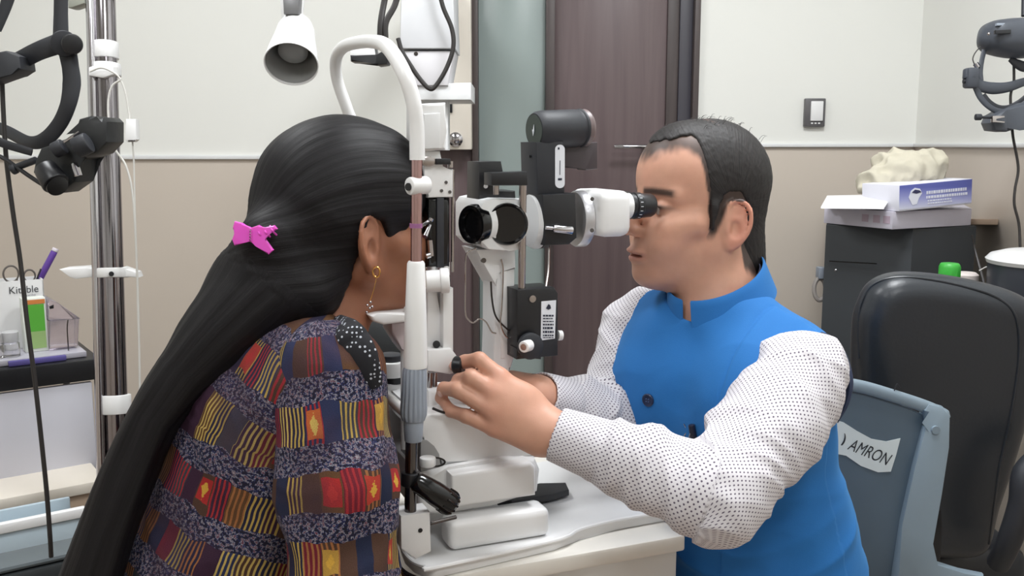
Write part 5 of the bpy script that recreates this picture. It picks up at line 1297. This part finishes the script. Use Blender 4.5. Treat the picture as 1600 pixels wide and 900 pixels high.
o = thing('storage_box', cpt(100, 540, .08), 'clear plastic storage box with a sloping lid on the cart', 'box')
fin('box_walls', cslab([(78, 500), (124, 498), (122, 541), (78, 545)], .08, .10, .002), mat('hazy_plastic', (236, 228, 238), .12, trans=.88), o)
fin('box_lid', cslab([(76, 466), (92, 474), (126, 498), (76, 502)], .08, .10, .002), mat('hazy_plastic', (0, 0, 0)), o)
fin('stand_pin', tube(B(), [cpt(107, 548, .06), cpt(105, 515, .06), cpt(106, 500, .06)], .0015, 6), dark_steel, o)
fin('latch', cslab([(77, 479), (84, 476), (84, 482), (78, 483)], .078, .004, .0005), black_plastic, o)
for k, (x, lab) in enumerate(((17, 'clear glass jar with a frosted lid beside the green carton'), (-8, 'clear glass jar with a frosted lid at the left picture edge'))):
    j = thing('jar', cpt(x, 540, .05), lab, 'jar', 'small jars on the cart'); c = cpt(x, 540, .07); c.z = z1
    fin('jar_body', lathe(B(), c, IZ, [(0, .016), (.002, .0185), (.030, .0185), (.034, .014)], 24), clear_glass, j)
    fin('jar_lid', lathe(B(), c+IZ*.034, IZ, [(0, .0165), (.002, .0175), (.022, .0175), (.024, .015)], 24), mat('jar_frost', (232, 232, 234), .3, trans=.4), j)
sc = thing('scissors', cpt(30, 440, .18), 'steel scissors standing handles up in the white pen box', 'scissors')
for cx0, cy0, r in ((17, 428, 12), (46, 431, 9)):
    fin('finger_ring', tube(B(), [cpt(cx0+r*math.cos(a), cy0+r*math.sin(a)*1.05, .18) for a in [i*PI/5 for i in range(10)]], .0022, 6, 3, closed=True), mat('ring_grey', (110, 104, 100), .35, .5), sc)
fin('blade', cslab([(22, 438), (28, 436), (36, 500), (32, 505)], .179, .002, .0003), steel, sc); fin('blade', cslab([(41, 440), (36, 438), (29, 500), (32, 505)], .182, .002, .0003), steel, sc)
mk = thing('marker', cpt(75, 410, .18), 'purple marker pen leaning in the white pen box', 'marker')
fin('barrel', cyl(B(), cpt(60, 440, .19), cpt(85, 393, .18), .0078, bev=.001), mat('marker_purple', (96, 64, 150), .35), mk)
fin('end_cap', cyl(B(), cpt(85, 393, .18), cpt(87.5, 388, .18), .0074, bev=.001), mat('marker_cap', (214, 206, 216), .4), mk)
fin('pocket_clip', tube(B(), [cpt(64, 420, .17), cpt(60, 430, .17), cpt(55, 444, .18)], .0024, 6), mat('clip_dark', (46, 42, 56), .4), mk)
# ---- low things at the bottom left
low = cart
a = W(150, 752, 2.14)
def lbox(name, m, z0, z1, back, x0=-.02, x1=.8, par=low): return fin(name, box(B(), a+cx*((x0+x1)/2)+cy_*(back+.12)+IZ*((z0+z1)/2-a.z), CAXS, (x1-x0, .24, z1-z0), .003), m, par)
lbox('drawer_top', ivory, a.z-.025, a.z, 0); lbox('drawer', mat('tan_laminate', (178, 156, 136), .5), .20, a.z-.025, .01, 0)
bn = thing('storage_bin', W(60, 820, 1.9), 'shallow pale blue-white bin below the cart', 'bin')
a2 = W(150, 788, 1.93)
def lb2(name, m, z0, z1, y0, y1, x0, x1, par=bn, bev=.003): return fin(name, box(B(), a2+cx*((x0+x1)/2)+cy_*((y0+y1)/2)+IZ*((z0+z1)/2-a2.z), CAXS, (x1-x0, y1-y0, z1-z0), bev), m, par)
pb2 = mat('pale_blue_plastic', (184, 200, 210), .4, var=.03)
lb2('rim', white_plastic, a2.z-.02, a2.z, -.006, .01, .02, .8); lb2('front', pb2, a2.z-.09, a2.z-.02, 0, .01, .025, .8); lb2('rear', pb2, a2.z-.09, a2.z-.02, .13, .14, .025, .8); lb2('floor_panel', pb2, a2.z-.10, a2.z-.09, 0, .14, .025, .8)
lb2('stand', ivory, 0, a2.z-.10, .03, .12, .1, .7)
ds = thing('bench', W(40, 870, 1.62), 'dark grey padded bench edge in the lower left corner', 'bench')
a3 = W(125, 860, 1.62)
def lb3(name, m, z0, z1, y0, y1, x0, x1, bev=.003): return fin(name, box(B(), a3+cx*((x0+x1)/2)+cy_*((y0+y1)/2)+IZ*((z0+z1)/2-a3.z), CAXS, (x1-x0, y1-y0, z1-z0), bev), m, ds)
lb3('bench_top', mat('bench_slate', (92, 100, 104), .5), a3.z-.012, a3.z, 0, .07, -.02, .6, .006); lb3('bench_cushion', mat('bench_dark', (46, 50, 52), .5), a3.z-.09, a3.z-.013, -.004, .068, -.01, .6, .01); lb3('bench_leg', steel, 0, a3.z-.09, .02, .05, .1, .14); lb3('bench_leg', steel, 0, a3.z-.09, .02, .05, .5, .54)

# ---- black cushion behind the woman's chin
hc = thing('padded_rest', W(570, 530, 1.75), 'black padded rest seen between the woman and the white upright', 'cushion')
fin('cushion', slab(B(), [(500, 484), (560, 488), (600, 500), (622, 518), (630, 542), (624, 562), (604, 580), (540, 600), (500, 580)], 1.70, .16, .02), mat('cushion_black', (26, 29, 31), .6), hc)
c = W(560, 585, 1.78); fin('post', cyl(B(), (c.x, c.y, .02), c, .02), steel, hc); fin('foot', lathe(B(), (c.x, c.y, 0), IZ, [(0, .12), (.02, .12), (.03, .03)], 32), black_plastic, hc)

# ---- stools of the two sitters
for nm, p, lab, col_ in (('stool', WHIP, 'round stool under the woman', (60, 60, 66)),):
    st = thing(nm, (p[0], p[1], 0), lab, 'stool')
    fin('seat', lathe(B(), (p[0], p[1], p[2]-.20), IZ, [(0, .17), (.01, .18), (.05, .18), (.06, .165)], 40), mat('stool_pad', (52, 54, 62), .5), st)
    fin('column', cyl(B(), (p[0], p[1], .04), (p[0], p[1], p[2]-.20), .025), chrome, st)
    for k in range(5):
        a = 2*PI*k/5; e = Vector((p[0]+.22*math.cos(a), p[1]+.22*math.sin(a), .035)); fin('leg', tube(B(), [(p[0], p[1], .07), e], .014, 8, smooth=False), black_plastic, st)
        fin('caster', cyl(B(), e-Vector((-math.sin(a), math.cos(a), 0))*.01-IZ*.012, e+Vector((-math.sin(a), math.cos(a), 0))*.01-IZ*.012, .022, seg=16), black_plastic, st)
# ================================================================ RIGHT SIDE
# ---- black cabinet with boxes
DC = 2.45
kc = thing('black_cabinet', W(1400, 600, DC), 'matt black cabinet carrying the boxes in the right corner', 'cabinet')
kb = mat('cabinet_black', (46, 50, 54), .5, var=.05)
tl, tr_ = W(1291, 350, DC), W(1520, 350, DC-.03)
zt_ = tl.z
fin('cabinet_body', prism(B(), [Vector((tl.x, tl.y, .02)), Vector((W(1290, 350, DC).x+.17, tl.y-.13, .02)), Vector((tr_.x, tr_.y-.02, .02)), Vector((tr_.x, YB-.03, .02)), Vector((PY(1296, 350, YB-.03).x, YB-.03, .02))], (0, 0, zt_-.02), .004), kb, kc)
fin('drawer_line', tube(B(), [W(1296, 408, DC-.005), W(1370, 412, DC-.085)], .0015, 6), black_gloss, kc)
bm = B(); bmesh.ops.create_uvsphere(bm, u_segments=10, v_segments=8, radius=.004, matrix=Matrix.Translation(W(1306, 422, DC-.02))); fin('key_lock', bm, chrome, kc)
o = fin('corner_shelf', prism(B(), [W(1515, 342, 2.42), W(1560, 342, 2.36), W(1560, 342, 2.50), W(1515, 342, 2.7)], (0, 0, -.015), .002), mat('shelf_tan', (150, 130, 112), .5)); o.parent = kc; o.matrix_parent_inverse = Matrix.Translation(-kc.location)
# lilac box underneath
lil = mat('lilac_card', (196, 192, 204), .55, var=.04)
q1, q2, q3 = W(1287, 350, 2.47), W(1394, 357, 2.28), W(1517, 346, 2.40); zb_ = zt_+.001
poly = [Vector((p.x, p.y, zb_)) for p in (q1, q2, q3, W(1500, 340, 2.62), W(1330, 340, 2.62))]
o = thing('flat_box', poly[1], 'flat lilac carton at the bottom of the pile on the black cabinet', 'box')
fin('carton_body', prism(B(), poly, (0, 0, .042), .001), lil, o)
bm = B(); n = (poly[1]-poly[0]).normalized(); nn = n.cross(IZ); nn = nn if nn.y < 0 else -nn
for x, c in ((.62, 0), (.78, 1), (.92, 0)):
    p = poly[0].lerp(poly[1], x)+IZ*.022+nn*.0006; box(bm, p, (n, nn, IZ), (.020, .0006, .018))
fin('faded_print', bm, mat('faded_pink', (176, 158, 172), .6), o)
o = thing('open_box_lid', W(1340, 315, 2.36), 'white carton with its flap open on the left of the pile', 'box')
zf = zb_+.043
fin('flap', prism(B(), [W(1283, 326, 2.36), W(1293, 308, 2.42), W(1395, 306, 2.34), W(1381, 327, 2.26)], (0, .004, .004), .001), mat('card_white2', (230, 229, 230), .55, var=.02), o)
fin('tray', prism(B(), [Vector((p.x, p.y, zf)) for p in (W(1290, 328, 2.42), W(1388, 330, 2.33), W(1400, 320, 2.5), W(1310, 320, 2.55))], (0, 0, .018), .001), mat('card_grey', (188, 184, 184), .6), o)
bm = B(); a = W(1320, 308.5, 2.405); box(bm, a, XYZ, (.012, .006, .006)); a = W(1362, 307, 2.37); box(bm, a, XYZ, (.03, .006, .005)); fin('slot', bm, black_plastic, o)
# blue label box
bl = thing('labelled_box', W(1450, 330, 2.3), 'white carton with a blue printed side on the right of the pile', 'box')
c0_, c1_ = W(1404, 341, 2.27), W(1517, 325, 2.36); fx_ = Vector((c1_.x-c0_.x, c1_.y-c0_.y, 0)).normalized(); fn = fx_.cross(IZ); fn = fn if fn.y < 0 else -fn
Lx_ = (Vector((c1_.x, c1_.y, 0))-Vector((c0_.x, c0_.y, 0))).length
tilt = Matrix.Rotation(math.radians(-3.0), 3, fn); fx2 = (tilt@fx_); fz2 = (tilt@IZ)
if fx2.z < 0: tilt = Matrix.Rotation(math.radians(3.0), 3, fn); fx2 = tilt@fx_; fz2 = tilt@IZ
c0_.z = zf+.0; H = .062
fin('carton_body', box(B(), c0_+fx2*Lx_/2+fz2*H/2-fn*.06, (fx2, fn, fz2), (Lx_, .12, H), .001), mat('card_white3', (222, 222, 232), .55, var=.02), bl)
def bq(x0, x1, z0, z1, off, m, nm): return fin(nm, box(B(), c0_+fx2*(Lx_*(x0+x1)/2)+fz2*(H*(z0+z1)/2)+fn*off, (fx2, fn, fz2), (Lx_*(x1-x0), .0008, H*(z1-z0)), 0), m, bl)
bluem = bpy.data.materials.new('blue_fade_print'); k = NG(bluem); tcx = k.N.new('ShaderNodeTexCoord'); gz = k.xyz(tcx.outputs['Generated'])[2]
rp = k.ramp(gz, [(0, (214, 216, 232)), (.35, (160, 164, 214)), (.75, (96, 104, 180))], False); k.L.new(rp, k.b.inputs['Base Color']); k.b.inputs['Roughness'].default_value = .5
bq(.0, 1, .06, .98, .0006, bluem, 'blue_print')
lw = mat('print_white', (226, 228, 240), .5)
r_ = random.Random(9); bm = B()
for row, (z, h) in enumerate(((.62, .12), (.44, .10), (.30, .05), (.20, .05))):
    x = .36 if row < 2 else .38
    while x < (.92 if row < 2 else .70):
        w_ = r_.uniform(.015, .035); box(bm, c0_+fx2*Lx_*(x+w_/2)+fz2*H*z+fn*.0015, (fx2, fn, fz2), (Lx_*w_, .0006, H*h)); x += w_+.010
fin('white_lettering', bm, lw, bl)
bm = B(); pts = [(.12, .50), (.15, .75), (.20, .85), (.27, .80), (.30, .62), (.26, .45), (.23, .22), (.17, .20)]
prism(bm, [c0_+fx2*Lx_*a+fz2*H*b+fn*.0012 for a, b in pts], fn*.0006); fin('white_emblem', bm, lw, bl)
bm = B(); prism(bm, [c0_+fx2*Lx_*a+fz2*H*b+fn*.0020 for a, b in ((.16, .68), (.20, .78), (.26, .74), (.29, .66), (.22, .62))], fn*.0004); fin('dark_emblem', bm, mat('emblem_navy', (50, 52, 90), .5), bl)
# cloth bag
f = Field(); cB = V3(W(1418, 258, 2.42)); f.ell(cB+V3((0, 0, -.005)), (.085, .07, .045), None, .03); f.ell(cB+V3((-.05, -.01, -.035)), (.06, .06, .030), None, .03); f.ell(cB+V3((.055, 0, -.012)), (.042, .05, .040), None, .03); f.ell(cB+V3((-.02, 0, -.055)), (.10, .065, .022), None, .02); f.cone(cB+V3((-.09, -.02, -.01)), cB+V3((-.115, -.02, -.055)), .016, .012, .02)
def bd(v): n = pn(v*13+4); n2 = pn(v*np.array([30, 30, 22])+9); return .034*(.25-np.abs(n)*1.5)+.016*(.2-np.abs(n2)*1.5)
bagm = mat('bag_cloth', (196, 190, 172), .85, var=.10, vscale=30, bump=.4, bscale=500)
bg, v_, q_ = body_fill('cloth_bag', f, .0035, bagm, None, None, bd, None, 2); tag(bg, 'crumpled beige cloth bag on top of the boxes', 'bag')

# ---- bottle, machine, wires
bt = thing('bottle', W(1483, 440, 2.05), 'white bottle with a bright green cap behind the leather chair', 'bottle')
p = W(1483, 433, 2.05); fin('cap', lathe(B(), p, IZ, [(0, .021), (.002, .0225), (.022, .0225), (.028, .020), (.030, .018)], 10), mat('cap_green', (58, 166, 60), .4), bt)
fin('body', lathe(B(), p-IZ*.16, IZ, [(0, .030), (.01, .034), (.11, .034), (.14, .024), (.16, .020)], 28), white_plastic, bt)
o = fin('paper_roll', lathe(B(), W(1508, 450, 2.12)-IZ*.1, IZ, [(0, .026), (.13, .026), (.135, .020)], 24), mat('paper_warm', (206, 196, 192), .6)); tag(o, 'small pale paper roll beside the green capped bottle', 'roll')
sh = thing('side_shelf', W(1500, 520, 2.1), 'dark wall shelf behind the leather chair', 'shelf')
zz_ = (p-IZ*.16).z; x_a, x_b = W(1440, 450, 2.05).x, XR-.02
fin('shelf_top', abox(B(), (x_a, 1.93, zz_-.026), (XR-.001, 2.20, zz_-.001), .002), kb, sh)
for y in (1.97, 2.16): fin('wall_bracket', prism(B(), [(XR-.001, y, zz_-.026), (XR-.001, y, zz_-.20), (XR-.02, y, zz_-.20), (XR-.22, y, zz_-.026)], (0, .012, 0)), steel, sh)
rm = thing('round_machine', W(1620, 440, 2.0), 'dark drum-shaped machine with a white lid at the right edge', 'machine')
c = W(1640, 402, 2.0); fin('drum', lathe(B(), Vector((c.x, c.y, zz_)), IZ, [(0, .105), (.01, .112), (c.z-zz_-.012, .116)], 48), mat('machine_dark', (52, 56, 64), .4), rm)
fin('lid', lathe(B(), Vector((c.x, c.y, c.z-.014)), IZ, [(0, .118), (.008, .121), (.018, .112), (.026, .085), (.030, .04)], 48), mat('lid_white', (212, 212, 212), .35), rm)
o = fin('probe_wire', tube(B(), [W(1519, 367, 2.2), W(1523, 388, 2.2), W(1530, 415, 2.18), W(1537, 442, 2.15), W(1541, 470, 2.12), W(1544, 520, 2.1)], [.0022, .0022, .004, .004, .003, .003], 8), cable_black); tag(o, 'dark stiff wire standing between the bottle and the drum machine', 'wire')
o = fin('thin_wire', tube(B(), [W(1530, 423, 2.1), W(1543, 417, 2.1), W(1552, 425, 2.1), W(1556, 440, 2.1), W(1554, 462, 2.08), W(1556, 520, 2.05)], .0014, 6), cable_white); tag(o, 'thin pale wire looped beside the drum machine', 'wire')
sp = thing('wall_clamp', W(1280, 450, 2.6), 'small grey clamp fixed at the left side of the black cabinet', 'clamp')
bm = B(); box(bm, W(1283, 426, 2.5), XYZ, (.02, .03, .03), .003); fin('clamp_block', bm, grey_plastic, sp)
fin('clamp_ring', tube(B(), [W(1281+9*math.cos(a), 452+17*math.sin(a), 2.5) for a in [i*PI/5 for i in range(10)]], .006, 8, 3, closed=True), mat('clamp_grey', (140, 134, 130), .5), sp)

# ---- head-worn optics hanging at the right
DR = 2.1
hr = thing('head_mounted_optics', W(1570, 120, DR), 'slate grey head-worn optics hanging at the right edge of the picture', 'headset')
slate = mat('slate_plastic', (66, 70, 78), .5, var=.08)
f = Field(); c = V3(W(1590, 61, DR)); f.ell(c, (.083, .055, .042), None, .01); f.box(c+V3((0, 0, .006)), (.070, .05, .030), None, .02, .02)
o_, v_, q_ = body_fill('head_pad', f, .004, slate, None, hr)
fin('pad_slot', slab(B(), [(1556, 47), (1580, 46), (1580, 52), (1556, 53)], DR-.058, .01, .001), black_plastic, o_)
fin('pad_logo', slab(B(), [(1558, 36), (1572, 36), (1572, 40), (1558, 40)], DR-.050, .01, .001), grey_plastic, o_)
bm = B(); bmesh.ops.create_uvsphere(bm, u_segments=10, v_segments=8, radius=.0035, matrix=Matrix.Translation(W(1545, 53, DR-.042))); fin('pad_stud', bm, steel, o_)
def rs_(name, P, r, flat=.4, m=slate, d=DR): return fin(name, tube(B(), [W(x, y, d) for x, y in P], r, 12, 8, flat=flat, ref=Vector((0, 1, 0))), m, hr)
rs_('side_strap', [(1538, 78), (1534, 95), (1532, 112), (1533, 126)], .0055); rs_('headband', [(1522, 125), (1532, 134), (1552, 138), (1575, 136), (1600, 128), (1630, 120)], [.012, .012, .013, .011, .009, .008])
rs_('lower_band', [(1524, 135), (1532, 152), (1545, 166), (1562, 174), (1585, 172), (1605, 160)], [.007, .007, .0065, .007, .008, .008]); rs_('inner_band', [(1536, 148), (1546, 160), (1560, 168), (1576, 168), (1592, 160), (1605, 150)], [.006]*6, m=black_soft)
bm = B(); cyl(bm, W(1516, 124, DR), W(1517, 108, DR), .016, bev=.003); fin('side_hinge', bm, slate, hr)
bm = B(); box(bm, W(1517, 122, DR), XYZ, (.026, .03, .044), .006); fin('hinge_block', bm, slate, hr)
fin('side_screw', cyl(B(), W(1505, 127, DR), W(1512, 127, DR), .005), black_soft, hr)
rs_('thin_loop', [(1532, 73), (1524, 82), (1520, 92), (1523, 102)], .0012, 1, cable_black); fin('clear_joint', cyl(B(), W(1524, 99, DR), W(1528, 105, DR), .006), chrome, hr)
fin('optics_barrel', slab(B(), [(1556, 180), (1572, 172), (1600, 160), (1640, 160), (1640, 200), (1592, 198), (1575, 206), (1556, 204), (1551, 192)], DR-.03, .06, .008), slate, hr)
bm = B(); cyl(bm, W(1530, 183, DR-.03), W(1556, 184, DR-.03), .003); cyl(bm, W(1524, 183, DR-.03), W(1533, 183, DR-.03), .0068, bev=.001); fin('focus_pin', bm, black_soft, hr)
fin('silver_fork', slab(B(), [(1551, 181), (1570, 181), (1570, 184), (1556, 185), (1556, 189), (1570, 189), (1570, 192), (1551, 191)], DR-.045, .01, .001), steel, hr)
rs_('top_bracket', [(1578, 92), (1590, 100), (1602, 104), (1625, 100)], [.006, .010, .012, .012], m=black_soft)
fin('cable', tube(B(), [W(x, y, DR+.01) for x, y in ((1584, 95), (1584, 130), (1579, 150), (1581, 190), (1583, 215), (1591, 262), (1586, 295), (1585, 320), (1592, 350), (1594, 388))], .0030, 8), cable_black, hr)
fin('hanger', tube(B(), [W(1600, 25, DR), W(1602, -80, DR+.02), W(1605, -220, DR+.04)], .006, 8), black_soft, hr)

# ---- black leather chair
DL = 1.80
lc = thing('leather_chair', Vector((W(1480, 800, DL).x, W(1480, 800, DL).y+.15, 0)), 'high black leather chair back behind the grey-blue plastic chair', 'chair')
lea = mat('black_leather', (40, 44, 50), .36, var=.10, vscale=8, bump=.25, bscale=160)
R_ = np.array([[1, 0, 0], [0, 1, 0], [0, 0, 1.]])
ol = [(1328, 520), (1334, 466), (1350, 436), (1382, 421), (1430, 421), (1500, 432), (1556, 447), (1590, 468), (1606, 505), (1606, 600), (1592, 700), (1572, 800), (1556, 880), (1480, 889), (1410, 886), (1372, 850), (1345, 700)]
PT = crom([W(x, y, DL) for x, y in ol], 4, closed=True); yc = sum(p.y for p in PT)/len(PT)
f = Field(); f.plate([V3(p) for p in PT], yc, .055, .045, -.06)
bk_, v_, q_ = body_fill('backrest', f, .0050, lea, None, lc, lambda v: .0015*pn(v*9), None, 2)
from mathutils.bvhtree import BVHTree
lb_ = BVHTree.FromPolygons([tuple(x) for x in v_], [tuple(int(y) for y in x) for x in q_])
pp = [W(1342, 560, DL-.055), W(1342, 490, DL-.055), W(1355, 455, DL-.055), W(1382, 437, DL-.055), W(1430, 434, DL-.055), W(1500, 446, DL-.055), W(1560, 466, DL-.055), W(1588, 498, DL-.055), W(1592, 560, DL-.05), W(1579, 650, DL-.05), W(1560, 740, DL-.05), W(1545, 850, DL-.05)]
hp = [lb_.ray_cast(CAM, (p-CAM).normalized())[0] for p in pp]; hp = [p for p in hp if p]
fin('piping', tube(B(), hp, .0028, 8, 8), lea, bk_)
c = lc.location
fin('seat', box(B(), (c.x, c.y+.16, .50), XYZ, (.44, .46, .11), .04, 4), lea, lc); fin('column', cyl(B(), (c.x, c.y+.16, .05), (c.x, c.y+.16, .45), .03), chrome, lc); fin('base', lathe(B(), (c.x, c.y+.16, 0), IZ, [(0, .26), (.02, .26), (.05, .04)], 40), black_plastic, lc)
bs = W(1440, 880, DL); fin('back_bracket', box(B(), (bs.x, bs.y+.02, .62), XYZ, (.08, .03, .22), .008), black_plastic, lc)
ar = fin('armrest', tube(B(), [W(1640, 700, DL-.1), W(1605, 740, DL-.12), W(1596, 790, DL-.12), W(1575, 850, DL-.1), W(1560, 880, DL-.06)], [.02, .024, .022, .02, .02], 12), black_soft, lc)

# ---- grey-blue plastic chair with the sticker
DQ = 1.62
pc = thing('plastic_chair', Vector((W(1380, 860, DQ).x, W(1380, 860, DQ).y, 0)), 'grey-blue plastic chair with a paper sticker on its back, seating the man', 'chair')
rim = mat('chair_rim', (126, 142, 154), .4, var=.05); pan = mat('chair_panel', (76, 92, 106), .45, var=.06)
rp_ = [(1270, 590), (1300, 590), (1345, 596), (1400, 612), (1445, 627), (1474, 640)]
sd_ = [(1474, 642), (1478, 665), (1476, 710), (1462, 780), (1447, 850), (1440, 900), (1436, 960)]
fin('back_rim', tube(B(), [W(x, y+8, DQ) for x, y in rp_]+[W(1470, 650, DQ)], [.011]*6+[.010], 14, 8, flat=.6, ref=Vector((0, 1, 0))), rim, pc)
fin('back_rim', slab(B(), [(1450, 668), (1444, 642), (1452, 630), (1476, 637), (1487, 650), (1486, 700), (1472, 770), (1458, 850), (1458, 890), (1506, 896), (1540, 900), (1540, 920), (1395, 920), (1410, 820), (1430, 730), (1446, 668)], DQ-.01, .022, .008), rim, pc)
pnl = fin('back_panel', slab(B(), [(1260, 606), (1300, 606), (1345, 612), (1400, 630), (1450, 652), (1452, 662), (1434, 735), (1412, 830), (1398, 925), (1260, 925)], DQ+.004, .012, .002), pan, pc)
c = W(1462, 672, DQ-.012); fin('rim_stud', cyl(B(), c+Vector((0, -.002, 0)), c+Vector((0, .004, 0)), .007), rim, pc)
c = W(1397, 611, DQ-.004); fin('burr', tube(B(), [c, c+Vector((.004, 0, .012)), c+Vector((.010, 0, .006))], .0010, 5), black_soft, pc)
stp = [(1300, 655), (1318, 660), (1340, 674), (1362, 686), (1385, 690), (1407, 685), (1400, 712), (1392, 737), (1372, 738), (1345, 728), (1322, 712), (1300, 708)]
stk = fin('sticker', slab(B(), stp, DQ+.0025, .0015, 0), mat('sticker_paper', (196, 204, 206), .6, var=.03), pnl)
ta = W(1358, 707, DQ+.0015)
tx = (W(1392, 722, DQ)-W(1325, 694, DQ)).normalized(); ty = Vector((tx.x*0-.18, 0, 1)); ty = (ty-tx*ty.dot(tx)).normalized()
FN = mat('sticker_ink', (36, 40, 48), .6)
o = text('lettering', 'AMRON', ta, tx, ty, .030, FN, stk, .0006, shear=.2, width=.074)
o = text('lettering', ')', W(1318, 688, DQ+.0015), tx, ty, .030, FN, stk, .0006)
hb = MB.inv; sc_ = V3(HIPC); ztop = sc_[2]-.125
Fb, Lb = Vector(MB.M[:, 0]), Vector(MB.M[:, 1]); cs = Vector((sc_[0], sc_[1], 0))+Fb*.06
pc.location = (cs.x, cs.y, 0)
for ch in pc.children: ch.matrix_parent_inverse = Matrix.Translation(-pc.location)
fin('seat', box(B(), cs+IZ*(ztop-.014), (Fb, Lb, IZ), (.40, .42, .028), .012, 3), rim, pc)
for sx, sy in ((-.17, -.18), (.17, -.18), (-.17, .18), (.17, .18)): fin('leg', cyl(B(), cs+Fb*sx*1.1+Lb*sy*1.1, cs+Fb*sx+Lb*sy+IZ*(ztop-.02), .016), rim, pc)
for sy, px_ in ((-.16, 1300), (.16, 1425)): fin('back_post', tube(B(), [cs-Fb*.19+Lb*sy+IZ*(ztop-.02), cs-Fb*.23+Lb*sy+IZ*(ztop+.05), W(px_, 905, DQ+.02)], .012, 10), rim, pc)
